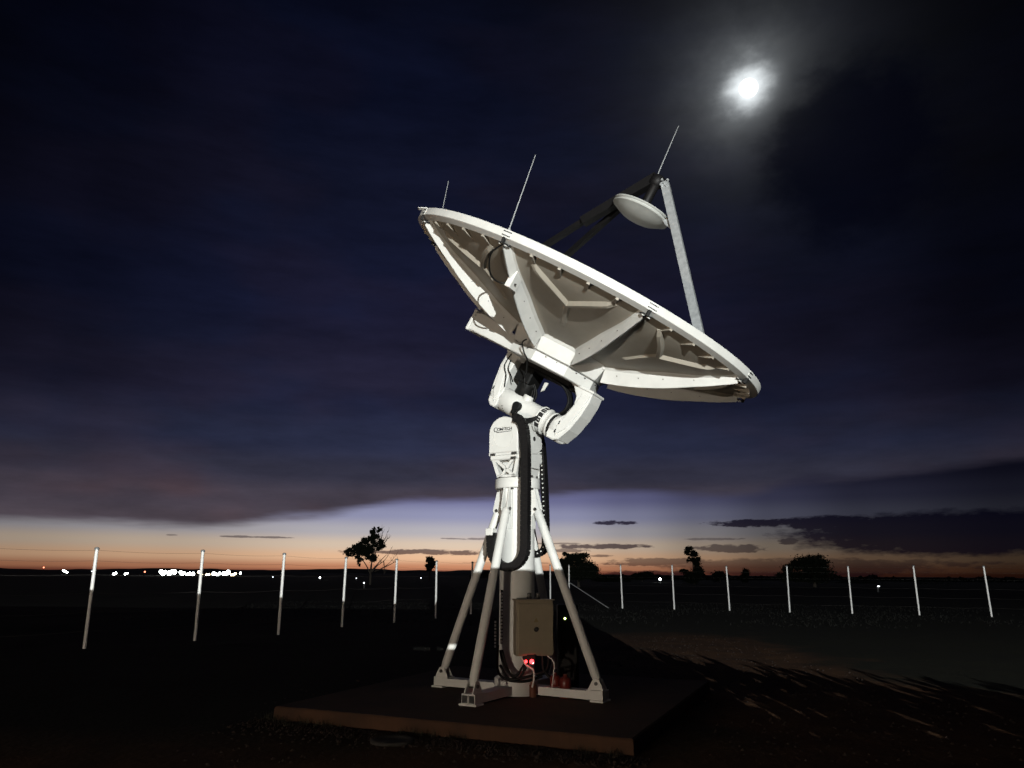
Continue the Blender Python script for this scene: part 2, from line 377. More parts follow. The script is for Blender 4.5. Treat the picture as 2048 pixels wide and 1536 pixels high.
# petals
rs = [.80, .84, .92, 1.05, 1.2, 1.4, 1.6, 1.8, 2.0, 2.15, 2.3, 2.42, 2.5]
def skin(r, u):  # u -1..1 across the petal
    return zs(r)
for k in range(NP):
    c = PH0 + 20 + 40 * k; P_ = MB()
    def ang_at(r, off): return math.degrees(off / r)
    rows = []
    for r in rs:
        rn = r
        row = []
        # left free edge, flare, fillet, skin ..., mirrored
        inset = .050 * min(1, (r - .5) / .5); fil = .035 + .03 * max(0, 1 - abs(r - 1.5))
        offs = [(.006, zf(r)), (.006 + inset * .75, zf(r) + (zs(r) - zf(r)) * .80), (.006 + inset + fil * .35, zs(r) - .012), (.006 + inset + fil * 1.3, zs(r))]
        left = [(-20 + ang_at(r, o), z) for o, z in offs]
        lim = 20 - ang_at(r, offs[-1][0]); ni = 12
        mid = [(-lim + 2 * lim * i / ni, zs(r)) for i in range(1, ni)]
        right = [(-p, z) for p, z in left[::-1]]
        row = left + mid + right
        # polygonal inner end: flatten towards the chord
        kf = max(0, 1 - (r - .8) / .5)
        pts = []
        for p, z in row:
            rr = r * (1 - kf) + kf * (r * math.cos(R(20)) / math.cos(R(p)) + .0) if kf > 0 else r
            pts.append(Df(pol(rr, c + p, z)))
        rows.append(pts)
    # inner end wall
    wall = []
    for (rr, zoff) in ((.70, 0), (.715, .04), (.765, .8)):
        pts = []
        for i in range(len(rows[0])):
            p = -20 + 40 * i / (len(rows[0]) - 1)
            p *= .985
            r2 = rr * math.cos(R(20)) / math.cos(R(p)); zz = zf(.72) + (zs(.8) - zf(.72)) * zoff
            pts.append(Df(pol(r2, c + p, zz)))
        wall.append(pts)
    allr = wall + rows; mm = len(rows[0])
    vs = [p for r_ in allr for p in r_]
    fs = [(q * mm + i, q * mm + i + 1, (q + 1) * mm + i + 1, (q + 1) * mm + i) for q in range(len(allr) - 1) for i in range(mm - 1)]
    nw = mm - 1
    for q, f in enumerate(fs):
        i = q % nw; row = q // nw
        P_.mi.append(2 if (row < 3 or i < 2 or i >= nw - 2) else 0); P_.f.append(tuple(len(P_.v) + j for j in f)); P_.sm.append(row >= 3 and 2 <= i < nw - 2)
    P_.v += vs
    # bolts on the flange walls
    for sd in (-1, 1):
        for r in (1.0, 1.3, 1.62, 2.0):
            ph = c + sd * (20 - ang_at(r, .006 + .05 * .4)); zc = zf(r) + (zs(r) - zf(r)) * .55
            cpt = Vector(pol(r, ph, zc)); tdir = Vector((math.cos(R(ph)), math.sin(R(ph)), 0)) * (-sd)
            P_.tube([Df(cpt - tdir * .01), Df(cpt + tdir * .014)], .0065, 6, 1)
    po = P_.build('petal', [PETAL, BOLT, WHITE], ANT)
    # Y shaped stiffener
    st = MB()
    def rdg(r0, p0, r1, p1, wd=.044, ht=.045):
        n_ = 8; L_ = []; 
        for i in range(n_ + 1):
            f = i / n_; r = r0 + (r1 - r0) * f; p = p0 + (p1 - p0) * f
            dr = r1 - r0; dt = R(p1 - p0) * (r0 + r1) / 2; ln = math.hypot(dr, dt); nr, ntn = -dt / ln, dr / ln
            fade = min(1, (1 - f) * 6 + .15)
            sec = []
            for (w_, h_) in ((-1.0, -.012), (-.42, ht * fade), (.42, ht * fade), (1.0, -.012)):
                r_ = r + nr * w_ * wd; p_ = p + math.degrees(ntn * w_ * wd / r); sec.append(Df(pol(r_, c + p_, zs(r_) - h_)))
            L_.append(sec)
        vs = [q for s_ in L_ for q in s_]; fs = [(i * 4 + j, i * 4 + j + 1, (i + 1) * 4 + j + 1, (i + 1) * 4 + j) for i in range(n_) for j in range(3)]
        fs += [(0, 1, 2, 3), tuple(n_ * 4 + j for j in range(4))]
        st.add(vs, fs)
    rdg(1.86, 0, 2.33, -13.0); rdg(1.86, 0, 2.33, 13.0); rdg(1.90, 0, 1.30, 0, .05, .028)
    st.build('stiffener', PETAL, po)
    for gi in range(4):
        p = -12 + 8.0 * gi; gm = MB(); th = .40
        pts = []
        for q in (p - th, p + th): pts += [Df(pol(2.28, c + q, zs(2.28) + .006)), Df(pol(2.50, c + q, zs(2.5) + .01)), Df(pol(2.50, c + q, zs(2.5) - .078))]
        gm.add(pts, [(0, 2, 1), (3, 4, 5), (0, 1, 4, 3), (1, 2, 5, 4), (2, 0, 3, 5)])
        gm.build('gusset', PETAL, po)
# reflector (the concave face)
rf = MB(); prof = [(.02, .02 + .14)] + [(r, r * r / 7.74 + .14 - .11 * max(0, (r - 1.3) / 1.25)) for r in (.4, .8, 1.2, 1.6, 2.0, 2.3, 2.54)]
rf.lathe(Df, prof, 72, 'z', 0, True, False); rf.build('reflector', WHITE, ANT)
# rim: nine sections in one hoop, with splice plates
rm = MB(); n = 180
prof = [(2.515, .862), (2.58, .862), (2.587, .852), (2.586, .772), (2.580, .766), (2.502, .728), (2.49, .735), (2.50, .80)]
vs = []; mm = len(prof)
for i in range(n):
    for r_, z_ in prof: vs.append(Df(pol(r_, 360 * i / n + .3, z_)))
fs = [(i * mm + j, ((i + 1) % n) * mm + j, ((i + 1) % n) * mm + (j + 1) % mm, i * mm + (j + 1) % mm) for i in range(n) for j in range(mm)]
rm.add(vs, fs, 0, False); rim = rm.build('rim', WHITE, ANT)
for k in range(NP):
    ph = PH0 + 40 * k; sp_ = MB()
    for q0, q1, r0, r1, z0, z1, mi in ((-.9, 1.5, 2.586, 2.592, .765, .858, 0), (-.35, .35, 2.56, 2.594, .70, .77, 1), (-1.3, 1.3, 2.48, 2.56, .700, .7145, 1), (-1.2, -.5, 2.52, 2.55, .690, .705, 0), (.5, 1.2, 2.52, 2.55, .690, .705, 0)):
        sp_.hexa([Df(pol(r_, ph + q, z)) for z in (z0, z1) for (r_, q) in ((r0, q0), (r0, q1), (r1, q1), (r1, q0))], mi)
    for i in range(6):
        for z in (.79, .835):
            q = -.8 + i * .42; c_ = Vector(pol(2.586, ph + q, z)); dn = Vector((math.sin(R(ph)), -math.cos(R(ph)), 0))
            sp_.tube([Df(c_), Df(c_ + dn * .012)], .0075, 6, 1)
    sp_.build('splice_plate', [WHITE, HOLE], rim)
for i in range(45):
    pass
# rib cap brackets at mid joints (the little box seen on each joint)
for k in range(1):
    ph = PH0 + 40 * k; bk = MB(); r0, r1 = 1.93, 2.10
    for (w0, w1) in ((-.02, .055),):
        pts = [Df(pol(r_, ph + math.degrees(w_ / r_), z)) for z in (zf(r0) - .012, zf(r1) + .11) for (r_, w_) in ((r0, w0), (r0, w1), (r1, w1), (r1, w0))]
        bk.hexa(pts)
    c_ = Vector(pol(2.04, ph + .9, zf(2.04) + .0)); tdir = Vector((math.cos(R(ph)), math.sin(R(ph)), 0))
    bk.tube([Df(c_ + tdir * .03), Df(c_ + tdir * .05)], .012, 8, 1)
    bk.build('joint_bracket', [WHITE, BOLT], ANT)
# hub ring
hb = MB(); poly = [pol(.70, PH0 + 40 * k, 0)[:2] for k in range(NP)]
hb.prism(Df, poly, -.2, -.055, 'xy', 0, .012)
poly = [pol(.66, PH0 + 40 * k, 0)[:2] for k in range(NP)]
hb.prism(Df, poly, -.05, zf(.7) + .05, 'xy', 0)
hub = hb.build('hub', WHITE, ANT)
for k in range(NP):
    for i in (1, 2):
        bb = MB()
        q0 = Vector(pol(.70, PH0 + 40 * k, -.075)); q1 = Vector(pol(.70, PH0 + 40 * (k + 1), -.075)); c_ = q0.lerp(q1, i / 3); dn = Vector((c_.x, c_.y, 0)).normalized()
        bb.tube([Df(c_ - dn * .01), Df(c_ + dn * .016)], .010, 6)
        bb.build('bolt', BOLT, hub)
# back frame: long cross beam with upturned gusset ends
bf = MB()
poly = [(-.42, -.19), (-1.24, -.180), (-1.24, .07), (-1.12, .10), (-.75, .06), (-.42, .02)]
bf.prism(Df, poly, -.50, -.475, 'xz', 0, .004)
bf.box(Df, -1.24, -.42, -.475, -.20, -.19, -.165); bf.box(Df, -1.29, -1.24, -.53, -.15, -.205, .115, 0, .012)
bf.prism(Df, [(-.45, -.19), (-1.2, -.18), (-1.2, .0), (-.45, .0)], -.20, -.18, 'xz')
bf.build('back_frame', WHITE, ANT)

# yoke: two arms down to the upper axle
for s_ in (-1, 1):
    ar = MB()
    if s_ > 0: poly = [(.44, -.20), (.52, -.235), (.62, -.34), (.645, -.45), (.60, -.62), (.50, -.74), (.475, -.78), (.475, -.96), (.50, -1.0), (.60, -1.0), (.675, -.96), (.76, -.78), (.815, -.55), (.835, -.33), (.82, -.20)]
    else: poly = [(-x, z) for x, z in [(.42, -.20), (.49, -.26), (.50, -.45), (.46, -.62), (.44, -.72), (.44, -.96), (.465, -1.0), (.54, -1.0), (.60, -.95), (.665, -.68), (.70, -.42), (.69, -.20)]][::-1]
    ar.prism(Df, poly, -.17, .17, 'xz', 0, .014)
    # raised web on the outside
    poly2 = [(s_ * .60, -.93), (s_ * .70, -.78), (s_ * .775, -.5), (s_ * .80, -.26), (s_ * .68, -.26), (s_ * .64, -.50), (s_ * .56, -.80)]
    if s_ > 0: poly2 = [(x + .015, z) for x, z in poly2]
    if s_ < 0: poly2 = [(x * .84, z) for x, z in poly2][::-1]
    ar.prism(Df, poly2, -.195, -.168, 'xz', 0, .01)
    ar.box(Df, *(sorted((s_ * .48, s_ * (.835 if s_ > 0 else .70)))), -.19, .19, -.215, -.18, 0, .01)
    xx = sorted((s_ * .472, s_ * .665)) if s_ > 0 else sorted((s_ * .45, s_ * .615))
    ar.lathe(lambda p: Df((p[0], p[1], p[2] - .83)), [(.165, xx[0]), (.178, xx[0] + .012), (.178, xx[1] - .012), (.165, xx[1])], 40, 'x', 0)
    arm = ar.build('yoke_arm', WHITE, ANT)
    cv = MB()
    for zz in (-.74, -.86):
        cv = MB(); cv.box(Df, *(sorted((s_ * .59, s_ * .605))), -.20, -.192, zz - .035, zz + .012)
        cv.build('slot', HOLE, arm)
# bridge plate between arms, behind
br = MB(); br.box(Df, -.44, .46, .02, .22, -.30, -.19, 0, .01)
br.box(Df, -.40, .42, -.10, .0, -.265, -.2, 0, .01); br.build('yoke_bridge', CHAIN, ANT)
br = MB(); br.box(Df, -.42, -.16, -.14, .2, -.50, -.26, 0, .02); br.lathe(lambda p: Df((p[0] - .24, p[1] + .0, p[2])), [(.10, -.68), (.12, -.66), (.12, -.5)], 20, 'z'); br.build('drive_motor', BLACK, ANT)
# upper axle
TF = lambda p: Df((p[0], p[1], p[2] - .83))
tb = MB()
prof = [(.10, -.445), (.165, -.445), (.172, -.43), (.172, -.16), (.160, -.145), (.157, .13), (.160, .15), (.160, .22), (.172, .235), (.172, .30), (.157, .31), (.157, .40), (.18, .405), (.18, .425), (.15, .43)]
tb.lathe(TF, prof, 48, 'x'); 
tb.lathe(lambda p: TF((p[0] - .10, p[1] - .04, p[2] + .08)), [(.06, -.05), (.075, .07), (.07, .12), (.045, .125)], 24, 'z')
axle = tb.build('axle_housing', WHITE, ANT)
for x0, x1 in ((-.475, -.447), (.43, .475)):
    sm_ = MB(); sm_.lathe(TF, [(.14, x0), (.169, x0 + .003), (.169, x1 - .003), (.14, x1)], 40, 'x'); sm_.build('seal_ring', SEAL, ANT)
for i in range(6):                                           # row of drilled holes round the left collar
    an = R(215 + i * 13); c_ = Vector((-.36 + .01 * i, .172 * math.cos(an), .172 * math.sin(an))); dn = Vector((0, math.cos(an), math.sin(an)))
    hl = MB(); hl.tube([TF(c_ - dn * .004), TF(c_ + dn * .002)], .009, 8); hl.build('drilled_hole', HOLE, axle)
for i in range(4):                                           # connector pins
    for j in range(2):
        an = R(215 + i * 6); c_ = Vector((-.02 + j * .04, .157 * math.cos(an), .157 * math.sin(an))); dn = Vector((0, math.cos(an), math.sin(an)))
        hl = MB(); hl.tube([TF(c_), TF(c_ + dn * .03)], .008, 6); hl.build('connector', HOLE, axle)
cg = MB()
for i in range(5):                                           # black windows between white hoops, right end
    a0_, a1_ = 100 + i * 26, 100 + i * 26 + 20
    pts = []
    for r_ in (.158, .1745):
        for (xx, aa) in ((.232, a0_), (.315, a0_), (.315, a1_), (.232, a1_)): pts.append(TF((xx, r_ * math.cos(R(aa)), r_ * math.sin(R(aa)))))
    cg.hexa(pts)
cg.build('vent_window', HOLE, axle)
hp = MB()
for xx in (.223, .322):
    hp.lathe(TF, [(.157, xx - .007), (.188, xx - .006), (.188, xx + .006), (.157, xx + .007)], 40, 'x')
hp.build('clamp_hoop', WHITE, axle)
# neck between upper and lower axle
nk = MB(); NF = frame(A0, Tx, Ya, a)
nk.prism(NF, [(-.16, -.10), (.16, -.10), (.13, .25), (-.13, .25)], -.17, .17, 'xz', 0, .015); nk.build('neck', WHITE, ANT)

# lower axle housing
def dome(wd, zb, zc, n=14): return [(wd, zb), *arc(0, zc, wd, 0, 180, n), (-wd, zb)]
hz = MB(); hz.prism(Mf, dome(.225, 3.19, 3.46), -.40, -.33, 'xz', 0, .012); hz.prism(Mf, [(-.225, 3.16), (.225, 3.16), (.225, 3.19), (-.225, 3.19)], -.385, -.33, 'xz')
hz.prism(Mf, dome(.205, 3.17, 3.46), -.33, .31, 'xz', 0, .01)
hz.prism(Mf, dome(.225, 3.22, 3.46), .31, .39, 'xz', 0, .012)
hz.box(Mf, -.235, .235, -.36, .36, 3.10, 3.24, 0, .02)
hs = hz.build('positioner_housing', WHITE, ANT)
sdc = MB(); sdc.prism(Mf, [(-.24, 3.66), (.22, 3.66), (.28, 3.50), (.25, 3.30), (.12, 3.22), (-.02, 3.20), (-.24, 3.24)], .206, .250, 'yz', 0, .012)
sdc.build('side_cover', WHITE, hs)
sdc = MB(); sdc.lathe(lambda p: Mf((p[0], p[1] + .02, p[2] + 3.42)), [(.032, .249), (.032, .256), (.02, .2565)], 20, 'x'); sdc.build('side_plug', HOLE, hs)
sdc = MB(); sdc.box(Mf, .206, .232, -.20, .22, 3.02, 3.17, 0, .01); sdc.build('side_box', WHITE, hs)
rg_ = MB(); rg_.lathe(lambda p: Mf((p[0], p[1], p[2] + 3.40)), [(.150, -.400), (.150, -.4035), (.144, -.4035), (.144, -.4)], 40, 'y', 0, False, False)
rg_.build('access_ring', GREYP, hs)
for (x_, z_) in ((-.16, 3.17), (.17, 3.17), (.16, 3.11)):
    l_ = MB(); l_.box(Mf, x_ - .04, x_ + .04, -.405, -.388, z_ - .012, z_ + .018, 0, .004); l_.build('latch', BOLT, hs)
cv_ = MB(); cv_.lathe(lambda p: Mf((p[0] + .19, p[1], p[2] + 3.42)), [(.03, .30), (.03, .305)], 16, 'y'); 
cv_.build('inspection_plug', BOLT, hs)
# lettering
def text_mesh(body, size, x, z, name, sx=1.0):
    cu = bpy.data.curves.new('t', 'FONT'); cu.body = body; cu.size = size; cu.extrude = .0015; cu.offset = .0012
    to = bpy.data.objects.new('t', cu); col.objects.link(to); bpy.context.view_layer.update()
    dg = bpy.context.evaluated_depsgraph_get(); me = to.evaluated_get(dg).to_mesh()
    tm = MB(); tm.add([Mf((x + v.co.x * sx, -.4025 - v.co.z, z + v.co.y)) for v in me.vertices], [tuple(p.vertices) for p in me.polygons])
    bpy.data.objects.remove(to); return tm
tm = text_mesh('C', .088, -.150, 3.478, 'l', 1.0); t2 = text_mesh('OMTECH', .056, -.092, 3.490, 'l', 1.0)
tm.add(t2.v, t2.f); tm.prism(Mf, [(-.10, 3.464), (.13, 3.470), (.13, 3.476), (-.10, 3.474)], -.4055, -.4015, 'xz'); tm.build('lettering', LOGO, hs)
# tapered bracket with X webs
bx = MB()
for yy in (-.34, .30):
    y0, y1 = yy, yy + .04
    for poly in ([(-.215, 3.12), (-.165, 3.12), (-.075, 2.87), (-.125, 2.87)], [(.165, 3.12), (.215, 3.12), (.16, 2.87), (.11, 2.87)],
                 [(-.19, 3.12), (-.13, 3.12), (.14, 2.90), (.11, 2.87)], [(.10, 3.12), (.15, 3.12), (-.05, 2.87), (-.09, 2.87)], [(-.13, 2.87), (.16, 2.87), (.16, 2.90), (-.12, 2.90)]):
        bx.prism(Mf, poly, y0, y1 - .002 * len(bx.f) % .01, 'xz')
for xx in (-.2, .17):
    s_ = 1 if xx > 0 else -1
    bx.hexa([Mf(p) for p in ((s_ * .12, -.30, 2.87), (s_ * .12, .30, 2.87), (s_ * .145, .30, 2.87), (s_ * .145, -.30, 2.87), (s_ * .18, -.31, 3.12), (s_ * .18, .31, 3.12), (s_ * .205, .31, 3.12), (s_ * .205, -.31, 3.12))])
bx.prism(Mf, [(-.15, 3.11), (.15, 3.11), (.10, 2.87), (-.10, 2.87)], -.16, .16, 'xz')
bx.build('taper_bracket', WHITE, ANT)
# collar, column
cl = MB(); cl.lathe(Mf, [(.25, 2.735), (.30, 2.735), (.305, 2.745), (.305, 2.86), (.295, 2.872), (.2, 2.872)], 48, 'z')
co_ = cl.build('collar', WHITE, ANT)
for i in range(12):
    b_ = MB(); an = R(15 + 30 * i); c_ = Vector((.275 * math.cos(an), .275 * math.sin(an), 0))
    b_.lathe(lambda p: Mf((p[0] + c_.x, p[1] + c_.y, p[2])), [(.001, 2.712), (.02, 2.712), (.02, 2.735), (.012, 2.736), (.012, 2.871), (.02, 2.872), (.02, 2.890), (.012, 2.893), (.012, 2.91), (.001, 2.91)], 6, 'z', 0, False, False)
    b_.build('collar_bolt', BOLT, co_)
cm = MB(); cm.lathe(Mf, [(.275, .13), (.285, .14), (.285, .32), (.27, .335), (.237, .34), (.232, .36), (.232, 2.735)], 48, 'z'); cm.build('column', WHITE, ANT)
# legs, fins, beams
for k in range(4):
    an = R(-90 + 90 * k); ux = Vector((math.cos(an), math.sin(an), 0)); uy = Vector((-ux.y, ux.x, 0))
    G = lambda p, ux=ux, uy=uy: Mf((ux.x * p[0] + uy.x * p[1], ux.y * p[0] + uy.y * p[1], p[2]))
    fn = MB()
    for yy in (-.05, .035): fn.prism(G, [(.22, 2.735), (.29, 2.735), (.345, 2.52), (.36, 2.45), (.33, 2.41), (.27, 2.40), (.22, 2.30)], yy, yy + .015, 'xz')
    fn.box(G, .225, .25, -.06, .06, 2.2, 2.73)
    fn.tube([G((.30, -.065, 2.455)), G((.30, .065, 2.455))], .022, 10, 1); fn.build('leg_bracket', [WHITE, BOLT], ANT)
    lg = MB(); P0 = Vector((.30, 0, 2.455)); ex = 0 if k == 0 else .10; P1 = Vector((1.045 + ex, 0, .33)); dr = (P1 - P0).normalized()
    lg.tube([G(P0 - dr * .01), G(P0 + dr * .02), G(P0 + dr * .12)], [.03, .055, .058], 20)
    lg.tube([G(P0 + dr * .10), G(P0 + dr * .12), G(P1 - dr * .10), G(P1 - dr * .07)], [.050, .057, .057, .046], 28)
    lg.tube([G(P1 - dr * .08), G(P1)], [.055, .035], 16)
    leg = lg.build('leg', WHITE, ANT)
    fb = MB(); G0 = G; G = lambda p, G0=G0, ex=ex: G0((p[0] + ex, p[1], p[2]))
    for yy in (-.062, .047): fb.prism(G, [(.93, .262), (1.13, .262), (1.12, .29), (1.075, .38), (1.02, .40), (.99, .37)], yy, yy + .015, 'xz')
    fb.box(G, .92, 1.14, -.09, .09, .251, .262)
    fb.tube([G((1.04, -.075, .335)), G((1.04, .075, .335))], .022, 10, 1)
    fb.build('foot_bracket', [WHITE, BOLT], leg)
    bm_ = MB()
    for y0 in (-.092, .004):
        y1 = y0 + .088; o = .007
        for (a0_, a1_, b0, b1) in ((y0, y1, .152, .159), (y0, y1, .243, .250), (y0, y0 + o, .1592, .2428), (y1 - o, y1, .1592, .2428)):
            bm_.box(G, .24 - ex, 1.135, a0_, a1_, b0, b1)
    bm_.box(G, .98, 1.15, -.12, .12, .131, .151)
    bm_.build('base_beam', WHITE, ANT)

# subreflector and struts
ap = Vector((.03, 0, 2.86))
sb = MB(); sc_ = Vector((.07, 0, 2.33))
SFm = lambda p: Df((p[0] * .93 + sc_.x, p[1] * .93 + sc_.y, p[2] + sc_.z))
sb.lathe(SFm, [(.005, -.120), (.15, -.108), (.28, -.075), (.38, -.030), (.435, 0), (.45, .005), (.45, .02), (.42, .022), (.42, .05), (.45, .052), (.45, .068), (.1, .10)], 56, 'z')
sb.build('subreflector', mat('pale_grey_composite', (.42, .43, .41), .55, var=.2, scale=3), ANT)
def bar(name, p0, p1, w0, d0, m, parent=ANT, w1=None):
    q = MB(); p0 = Vector(p0); p1 = Vector(p1); d_ = (p1 - p0).normalized(); sx = d_.cross(Vector((0, 1, 0))).normalized(); sy = d_.cross(sx)
    w1 = w1 or w0; pts = []
    for (pp, w_) in ((p0, w0), (p1, w1)):
        for (i, j) in ((-1, -1), (1, -1), (1, 1), (-1, 1)): pts.append(Df(pp + sx * i * w_ + sy * j * d0))
    q.hexa(pts); return q
rb = bar('s', (.20, -.02, 2.85), (2.10, -.25, .66), .055, .04, GALV); sR = rb.build('strut', GALV, ANT); tag(sR, 'pale galvanised strut on the right')
q = MB(); q.prism(Df, [(.46, 2.33), (.53, 2.28), (.70, 2.24), (.60, 2.42)], -.05, -.02, 'xz'); q.build('strut_bracket', GALV, sR)
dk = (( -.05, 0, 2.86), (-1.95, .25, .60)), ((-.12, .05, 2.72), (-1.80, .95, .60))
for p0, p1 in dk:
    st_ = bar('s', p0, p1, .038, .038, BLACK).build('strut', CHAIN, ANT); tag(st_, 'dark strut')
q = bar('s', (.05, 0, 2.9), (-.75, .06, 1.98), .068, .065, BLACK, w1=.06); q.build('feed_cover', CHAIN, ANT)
# hardware at the apex
q = MB(); q.lathe(SFm, [(.07, .08), (.07, .42), (.09, .44), (.11, .46), (.11, .58), (.06, .60)], 20, 'z'); q.build('apex_fitting', CHAIN, ANT)
q = MB()
for i, (x_, z_) in enumerate(((.17, 2.86), (.22, 2.83), (.25, 2.88), (.19, 2.79), (.27, 2.8))): q.tube([Df((x_, -.06, z_)), Df((x_, -.085, z_))], .017, 8)
q.build('clamp_bolts', GALV, sR)
# whips
def whip(b, px, py, yd, r=.0085):
    b = Vector(b); t_ = at(px, py, b.y + yd); q = MB(); q.tube([b, b.lerp(t_, .03)], .018, 8); q.tube([b, t_], [r, r * .6], 6); q.build('whip_antenna', GALV, ANT)
whip(Df(pol(2.57, PH0, .85)), 1071, 310, .05)
whip(Df(pol(2.57, PH0 - 80, .85)), 897, 362, .05)
whip(Df((.03, 0, 2.9)), 1357, 252, .0)
# rim lug at far left
q = MB(); q.box(frame(Df(pol(2.60, PH0 - 42, .845)), (1, 0, 0), (0, 1, 0), (-.3, 0, .2)), -.06, .05, -.03, .03, 0, .04); q.build('rim_lug', WHITE, ANT)

# cable chains
def chain(path, wd, th, plane_y, name):
    q = MB(); P3 = smooth_path([Vector((x, 0, z)) for x, z in path], 14); L = [0]
    for i in range(1, len(P3)): L.append(L[-1] + (P3[i] - P3[i - 1]).length)
    s_ = 0.0; pitch = .062
    def samp(s_):
        for i in range(1, len(L)):
            if L[i] >= s_: f = (s_ - L[i - 1]) / max(1e-9, L[i] - L[i - 1]); return P3[i - 1].lerp(P3[i], f), (P3[i] - P3[i - 1]).normalized()
        return P3[-1], (P3[-1] - P3[-2]).normalized()
    while s_ < L[-1] - pitch:
        c_, d_ = samp(s_ + pitch / 2); nn = Vector((-d_.z, 0, d_.x))
        def B(hl_, hw, y0, y1, mi):
            q.hexa([Mf(c_ + d_ * i * hl_ + nn * j * hw + Vector((0, plane_y + yy, 0))) for yy in (y0, y1) for (i, j) in ((-1, -1), (1, -1), (1, 1), (-1, 1))], mi)
        B(pitch * .47, th / 2, -wd / 2, wd / 2, 0)
        B(pitch * .56, th / 2 * .8, -wd / 2 * .9, wd / 2 * .9, 0)
        for yy in (-wd / 2,):
            q.tube([Mf(c_ + Vector((0, plane_y + yy + .002, 0))), Mf(c_ + Vector((0, plane_y + yy - .006, 0)))], .011, 6, 1)
        s_ += pitch
    return q.build(name, [CHAIN, GREYP if plane_y > 0 else SEAL], ANT)
u = arc(.118, 1.95, .25, 0, -180, 10)
c1 = chain([(.20, 3.63), (.28, 3.60), (.345, 3.48), (.37, 3.2), (.373, 2.7), (.37, 2.2)] + u + [(-.135, 2.08), (-.14, 2.17)], .10, .105, -.44, 'cable_chain')
u = arc(.13, 2.02, .135, 0, -175, 8)
c2 = chain([(.12, 3.5), (.19, 3.46), (.22, 3.30), (.25, 2.8), (.265, 2.4), (.266, 2.15)] + u, .10, .075, .32, 'cable_chain')
q = MB(); q.box(Mf, -.20, -.09, -.50, -.38, 2.10, 2.19, 0, .008); q.build('chain_clamp', WHITE, c1)
q = MB(); q.box(Mf, -.05, .06, .26, .38, 1.90, 2.0, 0, .008); q.build('chain_clamp', WHITE, c2)
q = MB(); q.tube(smooth_path([Mf((-.145, -.45, 2.10)), Mf((-.16, -.45, 1.95)), Mf((-.14, -.45, 1.82)), Mf((-.1, -.44, 1.75))]), .012, 8); q.build('chain_conduit', WHITE, c1)
# cables on the upper axle
def cable(pts, r, m=BLACK, name='cable', n=8):
    q = MB(); q.tube(smooth_path(pts), r, n); return q.build(name, m, ANT)
for i in range(4):
    o = i * .027
    cable([TF((-.10 + o * .6, -.19 - o * .2, .03 - o)), TF((-.13 + o, -.24, -.04 - o)), TF((-.05, -.25, -.10 - o)), TF((.08, -.235, -.11 - o)), TF((.19, -.22, -.06 - o * .8)), TF((.262, -.19, .02 - o * .5))], .0105)
q = MB(); q.lathe(lambda p: TF((p[0] - .10, p[1], p[2] + .0)), [(.045, -.235), (.062, -.232), (.062, -.17), (.045, -.165)], 24, 'y'); q.build('cable_gland', BLACK, ANT)
for i in range(3):
    cable([TF((-.09, -.20, -.02)), TF((-.12 + i * .02, -.23, -.10)), Mf((.26 + i * .022, -.42, 3.64)), Mf((.33 + i * .02, -.44, 3.5))], .016)
cable([Df(pol(2.52, PH0 - .6, .70)), Df(pol(2.45, PH0 - 3.5, .56)), Df(pol(2.25, PH0 - 4.5, .40)), Df(pol(2.12, PH0 - 3, .36)), Df(pol(2.05, PH0 - .5, .40))], .010)
cable([Df(pol(.90, PH0 - 6, .0)), Df(pol(.86, PH0 - 10, -.06)), Df(pol(.74, PH0 - 9, -.16)), Df(pol(.70, PH0 - 4, -.22)), Df((-.1, -.4, -.36)), Df((-.2, -.25, -.42))], .010)
cable([Df((-.60, -.19, -.22)), Df((-.60, -.21, -.40)), Df((-.50, -.21, -.52)), Df((-.46, -.2, -.62)), Df((-.44, -.19, -.68))], .009)
cable([Df((-.56, -.19, -.3)), Df((-.52, -.21, -.42)), Df((-.42, -.2, -.50)), Df((-.36, -.19, -.56))], .009)
for i in range(7):
    cable([Df((-.36 + i * .02, -.12 + i * .03, -.34)), Df((-.26 + i * .012, -.14 + i * .03, -.42)), Df((-.2 + i * .02, -.10 + i * .03, -.56)), Df((-.24 + i * .03, -.05 + .02 * i, -.69))], .016)
for i in range(5): cable([Df((-.3, -.1 + .05 * i, -.27)), Df((0, -.12 + .05 * i, -.27 - .012 * (i % 3))), Df((.3, -.1 + .05 * i, -.285)), Df((.44, .0 + .03 * i, -.40)), Df((.47, .02 + .03 * i, -.55)), Df((.40, .05 + .02 * i, -.66))], .017)
q = MB(); q.prism(Df, [(.0, -.36), (.06, -.34), (.05, -.46), (.01, -.5)], -.02, .01, 'xz', 0, .006); q.build('cable_tag', GREYP, ANT)
# slotted cable rails beside the column
for (px, y0, y1) in ((990, 1235, 1297), (1003, 1180, 1287)):
    pt = at(px, y1, 9.95); pb = at(px, y0, 9.95); q = MB(); F_ = frame(pt, (1, 0, 0), (0, 1, 0), (0, 0, 1)); H_ = (pb - pt).length
    q.box(F_, -.016, .016, .0, .03, 0, H_, 0)
    z_ = .01
    while z_ < H_ - .03: q.box(F_, -.012, .012, -.006, .001, z_, z_ + .028, 1); z_ += .042
    q.build('slotted_rail', [BLACK, POSTM], ANT)
